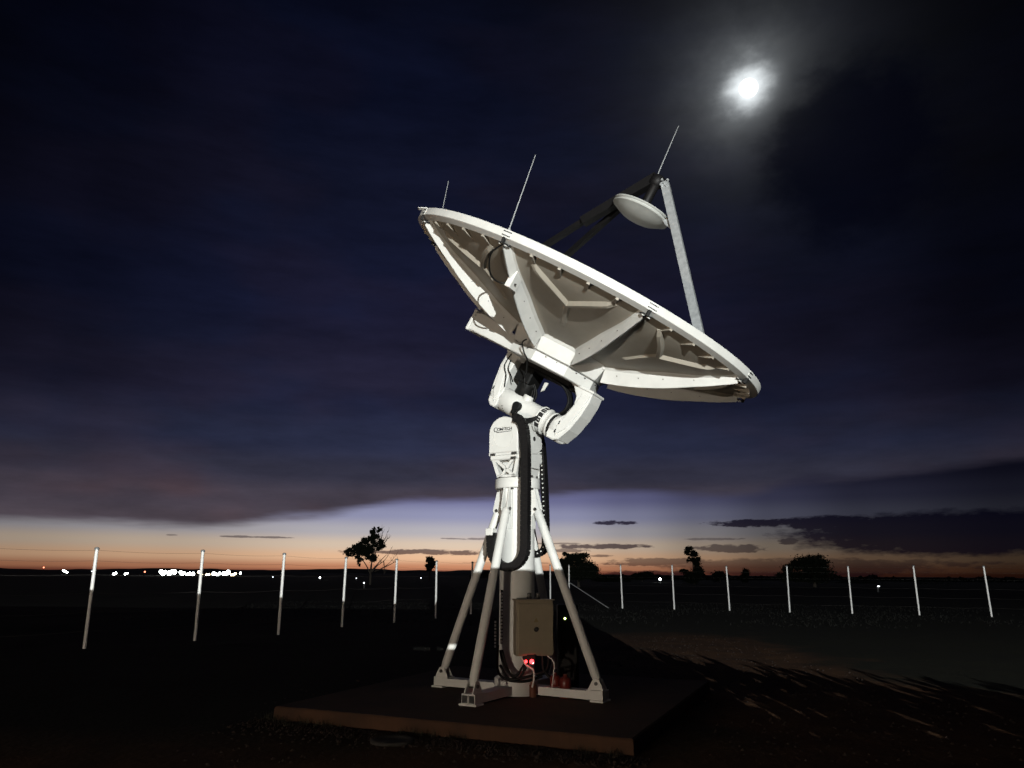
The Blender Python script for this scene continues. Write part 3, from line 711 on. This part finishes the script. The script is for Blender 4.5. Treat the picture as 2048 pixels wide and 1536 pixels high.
# base cables
def lowc(pts, r=.016, m=BLACK, nm='base_cable'):
    return cable([at(*p) for p in pts], r, m, nm)
lowc([(996, 1290, 9.93), (994, 1330, 9.93), (1002, 1352, 9.9), (1025, 1362, 9.85), (1055, 1362, 9.85), (1085, 1352, 9.85)])
lowc([(1000, 1300, 9.95), (1010, 1335, 9.92), (1030, 1352, 9.86), (1048, 1330, 9.85), (1056, 1312, 9.85)])
lowc([(1004, 1300, 9.95), (1016, 1340, 9.92), (1036, 1358, 9.86), (1052, 1334, 9.85), (1062, 1312, 9.85)])
lowc([(1000, 1330, 9.92), (1020, 1358, 9.86), (1060, 1352, 9.82), (1092, 1340, 9.82), (1098, 1312, 9.85)])
lowc([(1042, 1312, 9.84), (1052, 1330, 9.80), (1066, 1340, 9.78), (1068, 1358, 9.78), (1064, 1375, 9.78)], .012, GREYP)
lowc([(1085, 1312, 9.84), (1088, 1340, 9.82), (1100, 1355, 9.8)], .018)
lowc([(1095, 1312, 9.84), (1108, 1325, 9.82), (1107, 1350, 9.8), (1104, 1375, 9.8)], .008, GREYP)

# ------------------------------------------------------------------ control box and small things at the base
BN = Vector((.20, -.98, 0)).normalized(); BR = Vector((-BN.y, BN.x, 0)); BR = Vector((.98, .20, 0)).normalized()
c0 = at(1070, 1312, 9.78); BF = frame(c0, BR, -BN, (0, 0, 1))
BX = root('control_cabinet', tuple(c0), 'beige steel control cabinet with round lock hanging on the mast', 'cabinet')
q = MB(); q.box(BF, -.235, .235, .0, .20, 0, .66, 0, .012); cabx = q.build('cabinet_body', BOXM, BX)
q = MB(); q.box(BF, -.215, .232, -.022, -.002, .02, .62, 0, .008); dr_ = q.build('door', BOXM, BX)
q = MB(); q.lathe(lambda p: BF((p[0] + .01, p[1], p[2] + .315)), [(.024, -.0225), (.030, -.026), (.026, -.034)], 20, 'y'); q.build('lock', BOLT, dr_)
q = MB(); q.prism(BF, [(-.02, .40), (.04, .40), (.01, .45)], -.0245, -.0225, 'xz'); q.build('warning_triangle', mat('faded_label', (.20, .15, .07), .7), dr_)
q = MB(); q.box(BF, -.25, .25, -.03, .22, .66, .672, 0, .006); q.build('rain_hood', BOXM, BX)
for x_ in (-.05, .06):
    q = MB(); q.lathe(lambda p: BF((p[0] + x_, p[1] + .10, p[2])), [(.032, .672), (.032, .70), (.02, .71), (.026, .715), (.026, .745), (.012, .75)], 16, 'z'); q.build('cable_gland', BOLT, BX)
lu = root('indicator_lamp', tuple(at(1060, 1318, 9.74)), 'glowing red indicator lamp under the control cabinet', 'lamp')
lc = at(1060, 1318, 9.74); LF = frame(lc, (1, 0, 0), (0, 1, 0), (0, 0, 1))
q = MB(); q.box(LF, -.09, .07, .02, .10, -.01, .07, 0, .008); q.build('lamp_body', CHAIN, lu)
for (x_, z_, r_, m_) in ((-.048, -.03, .017, LEDR), (.022, -.03, .026, LEDR), (-.052, -.034, .009, LEDW), (.035, -.045, .010, LEDW)):
    q = MB(); q.lathe(lambda p: LF((p[0] + x_, p[1], p[2] + z_)), [(.3 * r_, -.012 - r_ * .6), (r_ * .8, -.01 - r_ * .3), (r_, -.005), (r_, .02)], 16, 'y'); q.build('led', m_, lu)
# red canisters on the slab
for i, (px, py, w_, h_, lb) in enumerate(((1111, 1392, .07, .25, 'dull red plastic canister on the pad, nearer the cabinet'), (1131, 1396, .075, .25, 'dull red plastic canister on the pad, nearer the right leg'))):
    g0 = ground(px, py, .131); g0 = Vector((g0.x, g0.y, .131)); F_ = frame(g0, (1, 0, 0), (0, 1, 0), (0, 0, 1))
    q = MB(); q.lathe(F_, [(w_ * .9, 0), (w_, .01), (w_, h_ * .4), (w_ * .94, h_ * .42), (w_ * .94, h_ * .46), (w_, h_ * .48), (w_, h_ * .9), (w_ * .7, h_ * .97), (w_ * .35, h_), (w_ * .35, h_ + .03)], 24, 'z')
    o = q.build('canister', RED, None); tag(o, lb, 'canister', 'red canisters on the pad')
g0 = ground(1066, 1394, .131); F_ = frame((g0.x, g0.y, .131), (1, 0, 0), (0, 1, 0), (0, 0, 1))
q = MB(); q.lathe(F_, [(.045, 0), (.045, .14), (.032, .15), (.032, .17), (.02, .175), (.02, .26), (.012, .27)], 20, 'z'); tag(q.build('floor_conduit', ORANGE), 'orange conduit stub rising from the pad before the column', 'conduit')
# black device with green led behind the cabinet
g0 = at(1134, 1290, 10.9); F_ = frame((g0.x, g0.y, .131), (1, 0, 0), (0, 1, 0), (0, 0, 1))
dv = root('equipment_case', (g0.x, g0.y, .131), 'black equipment case with one small green light behind the cabinet', 'case')
q = MB(); q.box(F_, -.13, .15, -.1, .2, 0, 1.08, 0, .02); q.build('case_body', BLACK, dv)
q = MB(); q.box(F_, -.11, .13, -.115, -.102, .08, 1.0, 0, .01); q.build('case_door', CHAIN, dv)
q = MB(); lz = at(1130, 1237, F_((0, -.12, 0)).y); q.lathe(lambda p: lz + Vector(p), [(.004, -.008), (.011, -.006), (.014, 0), (.014, .02)], 14, 'y'); q.build('led', LEDG, dv)
# flat round lid on the soil
g0 = ground(785, 1480, .0); F_ = frame((g0.x, g0.y, gh(g0.x, g0.y) + .0), (1, 0, 0), (0, 1, 0), (0, 0, 1))
q = MB(); q.lathe(F_, [(.22, -.02), (.22, .022), (.20, .03), (.14, .03), (.135, .026), (.05, .026)], 36, 'z'); tag(q.build('drain_cover', mat('worn_iron', (.035, .032, .03), .9, spec=.2)), 'pale round cover lying in the soil before the concrete pad', 'drain cover')

# ------------------------------------------------------------------ fence
def fpost(x, y, h, lean, label, stays=()):
    r_ = root('fence_post', (x, y, 0), label, 'fence post', 'steel posts of the boundary fence')
    q = MB(); q.tube([(x, y, -.1), (x + lean, y, h)], .038, 12); q.build('post_shaft', POSTM, r_)
    q = MB(); q.lathe(frame((x + lean, y, h), (1, 0, 0), (0, 1, 0), (0, 0, 1)), [(.052, -.03), (.052, .01), (.03, .028), (.004, .032)], 12, 'z'); q.build('post_cap', GALV, r_)
    return r_
left = []
for i, (bx_, by_, ty) in enumerate([(175, 1295, 1103), (393, 1283, 1109), (558, 1272, 1115), (684, 1255, 1120), (788, 1247, 1124), (871, 1238, 1126), (941, 1228, 1128)]):
    p = ground(bx_, by_); p0 = Vector((-9.4, 17.4)); 
    left.append(p)
A_ = Vector((-9.35, 17.1)); B_ = Vector((-1.72, 33.0))
lbl_l = ['nearest fence post, leftmost in view, left of the town lights', 'fence post standing in front of the bright town lights', 'fence post just right of the bright town lights', 'fence post left of the gum tree trunk',
         'fence post just right of the gum tree', 'fence post beside the small round tree', 'fence post just left of the antenna mast', 'fence post in line behind the upper left mast leg', 'fence post hidden behind the antenna column', 'fence post rising just above the control cabinet']
lpos = []
pxs = [175, 393, 558, 684, 788, 871, 941, 1005, 1055, 1100]
for i in range(10):
    # true spacing along a straight run
    q_ = A_ + (B_ - A_) * (i / 6.0)
    if i < 7:
        rr_ = ray(pxs[i], left[i] and [1295, 1283, 1272, 1255, 1247, 1238, 1228][i]); 
        q_ = Vector((left[i].x, left[i].y)).lerp(q_, .35)
        # keep the bearing of the post
        yy = q_.y; q_ = Vector((ray(pxs[i], 1250).x * yy, yy))
    lpos.append(q_)
for q_, lb in zip(lpos, lbl_l): fpost(q_.x, q_.y, 2.13 + random.uniform(-.03, .03), random.uniform(-.04, .05), lb)
rt = [(1241, 1137, 1220), (1344, 1136, 1217), (1454, 1133, 1221), (1573, 1132, 1223), (1697, 1131, 1224), (1830, 1130, 1222), (1973, 1130, 1220)]
rlb = ['fence post left of the far yard light, right of the mast', 'fence post left of the tall ragged tree', 'fence post right of the tall ragged tree', 'fence post in front of the broad tree on the right', 'fence post right of the broad tree', 'second fence post from the right edge', 'rightmost fence post, in front of the dark cloud bank']
rpos = []
for i, (px, ty, by) in enumerate(rt):
    d_ = 40.2 - 1.0 * i; v_ = ray(px + 3, 1180); q_ = Vector((v_.x * d_, d_)); rpos.append(q_)
for i, (q_, lb) in enumerate(zip(rpos, rlb)): fpost(q_.x, q_.y, 2.12 + random.uniform(-.03, .03), random.uniform(-.05, .05), lb)
q_ = Vector((ray(1138, 1150).x * 42.0, 42.0)); cpos = q_
cr = fpost(q_.x, q_.y, 2.15, 0, 'corner fence post with a diagonal stay, right of the mast')
q = MB(); e_ = ground(1217, 1216); q.tube([(q_.x, q_.y, 1.25), (e_.x, e_.y, .0)], .025, 8); q.build('diagonal_stay', GALV, cr)
lastL = lpos[-1]
def wires(a_, b_, label):
    q = MB()
    for z_ in (.35, .75, 1.15, 1.55, 1.85, 2.08):
        pts = []
        for i in range(9):
            f = i / 8; p = a_.lerp(b_, f); pts.append((p.x, p.y, z_ - .03 * math.sin(PI * f)))
        q.tube(pts, .0028, 4)
    o = q.build('fence_wire', WIRE); tag(o, label, 'fence wire', 'wire strands of the boundary fence'); 
seq = lpos + [cpos] + rpos
ext = lpos[0] + (lpos[0] - lpos[1]); seqn = [ext] + seq + [rpos[-1] + (rpos[-1] - rpos[-2])]
names = ['left frame edge', 'leftmost post'] 
desc = ['the left edge of the view and the nearest post', 'the nearest post and the post before the town lights', 'the two posts either side of the town lights end', 'the third and fourth posts from the left', 'the two posts either side of the gum tree',
        'the gum tree post and the small round tree post', 'the small tree post and the mast side post', 'the mast side post and the left leg post', 'the posts behind the left leg and column', 'the column post and the cabinet post', 'the cabinet post and the stayed corner post',
        'the stayed corner post and the first post to its right', 'the first and second posts right of the corner', 'the posts either side of the tall ragged tree', 'the ragged tree post and the broad tree post', 'the broad tree post and the one to its right', 'the third and second posts from the right edge', 'the last two posts at the right', 'the rightmost post and the right edge of the view']
for i in range(len(seqn) - 1):
    wires(seqn[i], seqn[i + 1], 'thin wire strands strung between ' + desc[i])

# ------------------------------------------------------------------ grass
gr = MB(); rg2 = random.Random(5)
for i in range(6000):
    x = rg2.uniform(-14, 24); y = rg2.uniform(26, 46)
    dn = noise.noise(Vector((x * .2, y * .2, 5))) + .5 * noise.noise(Vector((x * .9, y * .9, 2))) - max(0, (30 - y)) * .03
    if dn < rg2.uniform(-.45, .25): continue
    h_ = rg2.uniform(.02, .10); an = rg2.uniform(0, PI); z0 = gh(x, y)
    for j in range(3):
        an += 1.1; dx, dy = math.cos(an) * .012, math.sin(an) * .012; lx, ly = rg2.uniform(-.06, .06), rg2.uniform(-.06, .06)
        ox, oy = x + rg2.uniform(-.05, .05), y + rg2.uniform(-.05, .05)
        gr.add([(ox - dx, oy - dy, z0 - .01), (ox + dx, oy + dy, z0 - .01), (ox + lx, oy + ly, z0 + h_)], [(0, 1, 2)])
tag(gr.build('grass', GRASSM), 'sparse dry grass growing along and before the fence', 'grass', None, 'stuff')
# small stones on the near soil
# ------------------------------------------------------------------ trees
def tree(name, px, dist, label, cat, blobs, trunk, limbs=(), nleaf=900, ls=.12, bare=(), seed=1, group='trees on the far side of the fence'):
    """blobs: (dx px, y px, rx px, ry px) in photo pixels turned into metres at the tree's distance"""
    rn = random.Random(seed); base = ray(px, 1150); bx_ = base.x * dist; by_ = dist
    k = dist / 1548.0; Zp = lambda y: CAMH + (1150.4 - y) * k
    rt_ = root(name, (bx_, by_, 0), label, cat, group)
    def P(dx, y, dep=0): return Vector((bx_ + dx * k, by_ + dep, Zp(y)))
    q = MB(); th = trunk
    pts = [Vector((bx_ + trunk[0][0] * k, by_, -.2))] + [P(dx, y) for dx, y, _ in trunk]
    q.tube(smooth_path(pts, 4), [trunk[0][2] * k * (1.15 - .0 * i) for i in range(4)] + sum([[t_[2] * k] * 4 for t_ in trunk[1:]], []) + [trunk[-1][2] * k] if len(trunk) > 1 else trunk[0][2] * k, 8)
    for lb in limbs:
        pp = [P(dx, y, rn.uniform(-.4, .4) * k * 8) for dx, y in lb[:-1]]; rr = lb[-1] * k
        sp_ = smooth_path(pp, 4); q.tube(sp_, [rr * (1 - .75 * i / (len(sp_) - 1)) for i in range(len(sp_))], 6)
    q.build('trunk', BARK, rt_)
    if bare:
        q = MB()
        for lb in bare:
            pp = [P(dx, y, rn.uniform(-1, 1) * k * 6) for dx, y in lb]; sp_ = smooth_path(pp, 4)
            q.tube(sp_, [max(.25, 1.1 * (1 - .85 * i / (len(sp_) - 1))) * k for i in range(len(sp_))], 5)
            for t_ in range(7):
                i = rn.randrange(2, len(sp_)); b_ = sp_[i]; d_ = Vector((rn.uniform(-.5, 1), rn.uniform(-.6, .6), rn.uniform(.1, 1))).normalized()
                l_ = rn.uniform(5, 14) * k; q.tube([b_, b_ + d_ * l_ * .5, b_ + (d_ + Vector((rn.uniform(-.4, .4), 0, .3))).normalized() * l_], [.4 * k, .3 * k, .15 * k], 4)
        q.build('bare_branch', BARK, rt_)
    q = MB(); area = sum(b_[2] * b_[3] for b_ in blobs)
    for (dx, y, rx, ry) in blobs:
        n_ = int(nleaf * 3.4 * rx * ry / area)
        sub = [(rn.gauss(0, .5), rn.gauss(0, .5), rn.gauss(0, .5), rn.uniform(.38, .62)) for _ in range(max(5, int(rx * ry / 18)))]
        for i in range(n_):
            cx_, cy_, cz_, cr_ = rn.choice(sub)
            while True:
                u_ = Vector((rn.uniform(-1, 1), rn.uniform(-1, 1), rn.uniform(-1, 1)))
                if u_.length < 1: break
            p_ = Vector((cx_, cy_, cz_)); 
            if p_.length > .85: p_ = p_ * (.85 / p_.length)
            p_ = p_ + u_ * cr_ * (1.7 if rn.random() < .14 else 1)
            c_ = P(dx + p_.x * rx, y - p_.z * ry, p_.y * rx * k)
            s_ = ls * rn.uniform(.5, 1.5) * k * 13.5; d1 = Vector((rn.gauss(0, 1), rn.gauss(0, 1), rn.gauss(0, 1))).normalized(); d2 = d1.orthogonal().normalized()
            q.add([c_ - d1 * s_, c_ + d2 * s_ * .6, c_ + d1 * s_, c_ - d2 * s_ * .6], [(0, 1, 2, 3)])
    q.build('crown', LEAF, rt_)
tree('gum_tree', 741, 120, 'tall ragged gum tree with bare branches on its right side', 'tree',
     [(-43, 1106, 10, 9), (-30, 1099, 14, 11), (-16, 1100, 18, 14), (-14, 1083, 10, 8), (-2, 1074, 9, 9), (5, 1066, 7, 7), (14, 1062, 4, 5), (8, 1086, 13, 12), (18, 1096, 9, 9), (-4, 1110, 16, 11), (-22, 1115, 11, 8), (6, 1120, 9, 8), (-24, 1128, 4, 7)],
     [(0, 1172, 2.6), (0, 1150, 2.3), (1, 1128, 1.9), (4, 1105, 1.2)],
     [[(0, 1150), (-10, 1132), (-22, 1118), (-34, 1108), 1.5], [(1, 1145), (12, 1132), (20, 1122), (30, 1112), 1.6], [(1, 1128), (8, 1110), (12, 1090), (16, 1072), 1.3], [(0, 1125), (-8, 1108), (-10, 1090), 1.1]],
     2600, .13, [[(2, 1146), (12, 1134), (24, 1125), (34, 1112), (40, 1098)], [(10, 1100), (20, 1092), (26, 1080), (30, 1066)], [(20, 1092), (28, 1084), (32, 1072)], [(8, 1145), (24, 1138), (36, 1128), (50, 1112)], [(20, 1140), (40, 1130), (54, 1120)], [(14, 1090), (20, 1074), (19, 1062)], [(24, 1125), (28, 1140), (26, 1150)]], 4)
tree('small_tree', 859, 200, 'small round tree alone on the horizon left of the mast', 'tree', [(0, 1128, 11, 9), (-3, 1120, 7, 5), (9, 1129, 5, 6), (-2, 1138, 8, 4)], [(0, 1160, 1.6), (0, 1140, 1.4), (0, 1125, .8)], [], 900, .13, (), 8)
tree('dense_tree', 1157, 110, 'dense bushy tree close behind the right side of the mast', 'tree', [(-22, 1112, 9, 7), (0, 1117, 20, 11), (-6, 1133, 28, 16), (22, 1140, 16, 12), (-28, 1140, 12, 16), (4, 1148, 34, 12), (-34, 1122, 6, 5)], [(0, 1168, 3), (0, 1150, 2.6), (0, 1130, 2)], [], 3600, .14, (), 9)
tree('ragged_tree', 1387, 160, 'tall ragged narrow tree with stacked clumps on the right', 'tree', [(-6, 1096, 7, 7), (-10, 1104, 7, 4), (-1, 1106, 9, 8), (7, 1120, 9, 10), (-6, 1116, 6, 5), (-18, 1140, 8, 4), (-2, 1146, 14, 9), (10, 1142, 12, 9), (4, 1155, 20, 8)], [(0, 1168, 2), (0, 1145, 1.7), (0, 1120, 1.2), (-2, 1102, .8)], [], 2600, .13, (), 10)
tree('broad_tree', 1618, 130, 'broad spreading tree with a hooked left side behind the fence', 'tree', [(18, 1117, 20, 11), (4, 1122, 28, 12), (24, 1133, 24, 14), (-18, 1130, 22, 11), (-42, 1138, 18, 10), (-50, 1150, 18, 9), (4, 1148, 46, 12)], [(10, 1170, 4), (10, 1150, 3.4), (10, 1130, 2.4)], [], 4200, .14, (), 11)
bush = [(1284, 1149, 20, 7, 'low flat bushy tree at the horizon before the orange glow'), (1440, 1150, 16, 8, 'low dark tree just left of the third post from the ragged tree'), (1490, 1148, 10, 10, 'small upright tree between the ragged tree and the broad tree'), (1075, 1150, 16, 6, 'low scrub tree seen between the column and the right leg'),
        (1220, 1158, 30, 6, 'low scrub tree right of the dense bushy tree'), (1720, 1163, 40, 6, 'long low scrub tree right of the broad tree'), (1880, 1166, 50, 6, 'long low scrub tree near the right end of the fence')]
for i, (px, y, rx, ry, lb) in enumerate(bush):
    tree('scrub_tree', px, 220, lb, 'tree', [(0, y, rx, ry), (-rx * .4, y + 3, rx * .7, ry * .8), (rx * .45, y + 2, rx * .6, ry * .9)], [(0, 1165, 1.2), (0, y, .9)], [], 1100, .13, (), 20 + i)

# ------------------------------------------------------------------ town and farm lights on the horizon
def emat(n, c, s_): return mat(n, (.5, .5, .5), .4, emis=c, es=s_)
EW = emat('lamp_cool_white', (.92, 1, .97), 26); EY = emat('lamp_warm_white', (1, .80, .48), 14); ER = emat('lamp_red', (1, .22, .12), 6); EP = emat('lamp_pale', (.9, .95, 1), 4)
STEEL = mat('tower_steel', (.1, .1, .1), .7)
def tower(px, py, wpx, hpx, n, m, label, dist=520, name='floodlight_tower', cat='floodlight'):
    k = dist / 1548.0; v_ = ray(px, py); c_ = Vector((0, 0, CAMH)) + v_ * dist; zc = max(c_.z, .6)
    r_ = root(name, (c_.x, dist, 0), label, cat, 'lamps of the far town and farms')
    q = MB(); q.tube([(c_.x, dist, -.2), (c_.x, dist, zc)], .12, 6); q.box(frame((c_.x, dist, zc), (1, 0, 0), (0, 1, 0), (0, 0, 1)), -wpx * k / 2, wpx * k / 2, -.03, .03, -.05, .05); q.build('pole', STEEL, r_)
    rn = random.Random(int(px * 7 + py))
    for i in range(n):
        f = (i + .5) / n - .5 if n > 1 else 0; rad = hpx * k / 2 * rn.uniform(.7, 1.1)
        q = MB(); q.lathe(frame((c_.x + f * wpx * k, dist - .15, zc + rn.uniform(-.35, .5) * hpx * k), (1, 0, 0), (0, 1, 0), (0, 0, 1)), [(rad * .5, -.35), (rad * .9, -.2), (rad, 0), (rad * .7, .15)], 12, 'y'); q.build('lamp_head', m, r_)
TL = [(88, 1134, 3, 3, 1, ER, 'small red mast lamp at the far left above the horizon'), (131, 1143, 11, 4.5, 3, EW, 'short row of white lamps left of the nearest fence post'), (186, 1143, 8, 2, 2, EP, 'faint lamp pair directly left of the nearest fence post'),
      (230, 1146.5, 7, 5, 2, EW, 'white lamp pair just right of the nearest fence post'), (253, 1147, 8, 3.5, 2, EW, 'two small separate white lamps right of the nearest post'), (290, 1143, 2.6, 3, 1, ER, 'small orange lamp left of the town floodlights'),
      (326, 1147, 12, 8, 3, EW, 'leftmost bright cluster of the town floodlights'), (344, 1147, 15, 9, 3, EW, 'largest bright cluster of the town floodlights'), (365, 1147, 11, 6, 3, EW, 'floodlight cluster third from the left end of the town row'), (381, 1148, 14, 6, 4, EW, 'floodlight cluster left of the second fence post'),
      (400, 1147, 10, 6, 2, EY, 'yellowish floodlight cluster touching the second fence post'), (416, 1149, 9, 5, 2, EY, 'warm floodlight cluster right of the second fence post'), (433, 1149.5, 16, 6, 4, EW, 'wide floodlight cluster in the right half of the town row'), (452, 1146.5, 13, 8, 3, EW, 'tall bright cluster near the right end of the town row'),
      (467, 1149, 10, 5, 3, EY, 'small yellowish cluster right of the tall bright one'), (481, 1147.5, 4.5, 4.5, 1, EW, 'single white lamp ending the town row on the right'), (546, 1158, 2, 2, 1, EP, 'faint lamp left of the third fence post'), (640, 1158.5, 2.4, 2.6, 1, EW, 'pale lamp between the third and fourth fence posts'),
      (713, 1156, 2, 2, 1, EP, 'faint lamp left of the gum tree trunk'), (728, 1176, 3, 3, 1, EP, 'dim lamp below the gum tree'), (842, 1157, 2, 2.2, 1, EP, 'faint lamp left of the small round tree'), (1320, 1160, 4.5, 4.5, 1, EW, 'single white yard lamp right of the mast'), (1756, 1181, 3, 2.4, 1, EP, 'faint lamp low between the two fence posts right of the broad tree')]
for t_ in TL:
    d_ = 520
    if t_[1] > 1152: d_ = 90 if t_[1] > 1170 else 210
    nm = 'floodlight_tower' if t_[4] > 1 else 'yard_lamp'
    tower(*t_, dist=d_, name=nm, cat='floodlight' if t_[4] > 1 else 'lamp')

# ------------------------------------------------------------------ unseen wall added behind the photographer to cut the level shade, with openings
WY = -8.0
def onwall(p):
    p = Vector(p); f = (WY - LAMP.y) / (p.y - LAMP.y); return LAMP + (p - LAMP) * f
ht = onwall((MAST.x, MAST.y - .3, 1.675)).z
xr = onwall((2.9, 12.0, .5)).x
lp = onwall(at(888, 1294, 10.8)); 
# slots: a narrow one for the lit patch on the left leg and one lighting a patch of grass
q = MB()
s1 = (lp.x - .10, lp.x + .12, lp.z - .010, lp.z + .022)
gp = onwall(ground(742, 1262)); s2 = (gp.x - .22, gp.x + .17, gp.z - .20, gp.z + .16)
xsn = sorted([-14, s2[0], s2[1], s1[0], s1[1], xr]); 
q = MB()
def wbox(x0, x1, z0, z1):
    if x1 - x0 > .001 and z1 - z0 > .001: q.box(W, x0, x1, WY - .10, WY, z0, z1)
def hole(sx, zlo, zhi): 
    wbox(sx[0], sx[1], 0, zlo); wbox(sx[0], sx[1], zhi, ht)
ss = [s1]
x0 = -14
for s_ in ss:
    wbox(x0, s_[0], 0, ht); rw = random.Random(4)
    if s_[1] - s_[0] > .3:
        for c9 in range(14):
            xa = s_[0] + (s_[1] - s_[0]) * c9 / 14; xb = s_[0] + (s_[1] - s_[0]) * (c9 + 1) / 14; e9 = abs(c9 - 6.5) / 6.5; hh9 = s_[3] - s_[2]
            hole((xa, xb), s_[2] + hh9 * (.42 * e9 * e9 + rw.uniform(0, .12)), s_[3] - hh9 * (.38 * e9 * e9 + rw.uniform(0, .2)))
    else: hole(s_, s_[2], s_[3])
    x0 = s_[1]
wbox(x0, xr, 0, ht)
q.box(W, xr, xr + 15.5, WY - .09, WY - .01, 0, 2.06)
tag(q.build('shade_wall', BLOCK), 'plain wall added behind the photographer to cut the floodlight, stepping down to a lower run', 'wall')
hg = MB(); rh = random.Random(12)  # leafy screen added out of view to dapple the floodlight on the ground
for i in range(26000):
    x = xr - .25 + rh.random() * 15; tp = 2.16 + .07 * noise.noise(Vector((x * .8, 0, 2))) + .05 * noise.noise(Vector((x * 3, 0, 5))) - .22 * max(0, 1 - (x - xr) / 1.2) * -1
    z = tp * (1 - abs(rh.gauss(0, .22))) + rh.gauss(0, .03)
    if z < 0: continue
    y = WY + rh.gauss(.1, .16); c_ = Vector((x, y, z)); d1 = Vector((rh.gauss(0, 1), rh.gauss(0, 1), rh.gauss(0, 1))).normalized(); d2 = d1.orthogonal().normalized(); s_ = rh.uniform(.03, .06)
    hg.add([c_ - d1 * s_, c_ + d2 * s_ * .6, c_ + d1 * s_, c_ - d2 * s_ * .6], [(0, 1, 2, 3)])
HR = root('shade_hedge', (xr + 7, WY, 0), 'clipped leafy screen added behind the photographer to roughen the floodlight shadow', 'shade_hedge')
hg.build('foliage', LEAF, HR); hg = MB()
for i in range(16): hg.tube([(xr + .2 + i * .92, WY + .1, -.05), (xr + .25 + i * .92, WY + .12, .9), (xr + .3 + i * .92, WY + .08, 1.7)], [.04, .03, .01], 6)
hg.build('stems', BARK, HR)
# ------------------------------------------------------------------ gravel and weeds on the near soil
gv = MB(); rv = random.Random(21)
for i in range(5200):
    if rv.random() < .45: x = rv.uniform(-3.2, 6); y = rv.uniform(7.0, 22)
    else:
        f = rv.random() * (L1s + .4) - .2; p_ = PF((f, -abs(rv.gauss(0, .25)) - .03, 0)); x, y = p_.x, p_.y
    u_, v_ = (Vector((x, y, 0)) - Vector((SF.x, SF.y, 0))).dot(e1), (Vector((x, y, 0)) - Vector((SF.x, SF.y, 0))).dot(e2)
    if -.02 < u_ < L1s + .02 and -.02 < v_ < depth + .02: continue
    s_ = rv.uniform(.008, .03); z0 = gh(x, y); pts = [Vector((x, y, z0)) + Vector((dx * s_ * rv.uniform(.6, 1.2), dy * s_ * rv.uniform(.6, 1.2), dz * s_ * rv.uniform(.4, .8))) for dx, dy, dz in ((1, 0, 0), (-1, 0, 0), (0, 1, 0), (0, -1, 0), (0, 0, 1), (0, 0, -1))]
    gv.add(pts, [(0, 2, 4), (2, 1, 4), (1, 3, 4), (3, 0, 4), (2, 0, 5), (1, 2, 5), (3, 1, 5), (0, 3, 5)])
tag(gv.build('gravel', mat('gravel_stone', (.024, .012, .007), .9, 0, .5, 2)), 'small loose stones scattered over the soil round the pad', 'gravel', None, 'stuff')
wd = MB()
for i in range(420):
    side = rv.random() < .7
    p_ = PF((rv.uniform(-.1, L1s), -abs(rv.gauss(0, .10)) - .01, 0)) if side else PF((-abs(rv.gauss(0, .1)) - .01, rv.uniform(0, depth), 0))
    if noise.noise(Vector((p_.x * 1.7, p_.y * 1.7, 3))) < .02: continue
    for j in range(5):
        an = rv.uniform(0, 6.28); h_ = rv.uniform(.03, .12); bx0 = Vector((p_.x + rv.gauss(0, .015), p_.y + rv.gauss(0, .015), gh(p_.x, p_.y) - .01)); dv_ = Vector((math.cos(an), math.sin(an), 0))
        wd.add([bx0 - dv_.cross(Vector((0, 0, 1))) * .003, bx0 + dv_.cross(Vector((0, 0, 1))) * .003, bx0 + dv_ * h_ * .5 + Vector((0, 0, h_))], [(0, 1, 2)])
tag(wd.build('weeds', mat('weed_leaf', (.018, .018, .008), .8)), 'thin weeds growing along the edge of the concrete pad', 'weeds', None, 'stuff')
# low scrub on the skyline
sb_ = MB(); rs_ = random.Random(31)
for i in range(16000):
    a_ = R(rs_.uniform(-3, 36)); dd = rs_.uniform(380, 460); env = .9 + 2.6 * max(0, noise.noise(Vector((math.degrees(a_) * .9, 3, 0)))) + 1.3 * max(0, noise.noise(Vector((math.degrees(a_) * 3.1, 9, 0))))
    env *= 1.5; z = rs_.random() ** .7 * env + rs_.gauss(0, .1); c_ = Vector((math.sin(a_) * dd, math.cos(a_) * dd, z))
    d1 = Vector((rs_.gauss(0, 1), rs_.gauss(0, 1), rs_.gauss(0, 1))).normalized(); d2 = d1.orthogonal().normalized(); s_ = rs_.uniform(.3, .8)
    sb_.add([c_ - d1 * s_, c_ + d2 * s_ * .6, c_ + d1 * s_, c_ - d2 * s_ * .6], [(0, 1, 2, 3)])
tag(sb_.build('scrub', LEAF), 'dark uneven line of low scrub along the right hand skyline', 'scrub', None, 'stuff')
# ------------------------------------------------------------------ moon
q = MB(); mc = Vector((0, 0, CAMH)) + MV * 8000; rr_ = 8000 * math.tan(R(.64)); FM = frame(mc, (1, 0, 0), (0, 1, 0), (0, 0, 1))
q.lathe(FM, [(rr_ * math.cos(t_ * PI / 24), rr_ * math.sin(t_ * PI / 24)) for t_ in range(-12, 13)], 40, 'z', 0, True, False)
tag(q.build('moon', mat('moon_glow', (.5, .5, .5), .9, emis=(1, 1, .98), es=1.6)), 'bright full moon glowing through thin cloud at the upper right', 'moon')
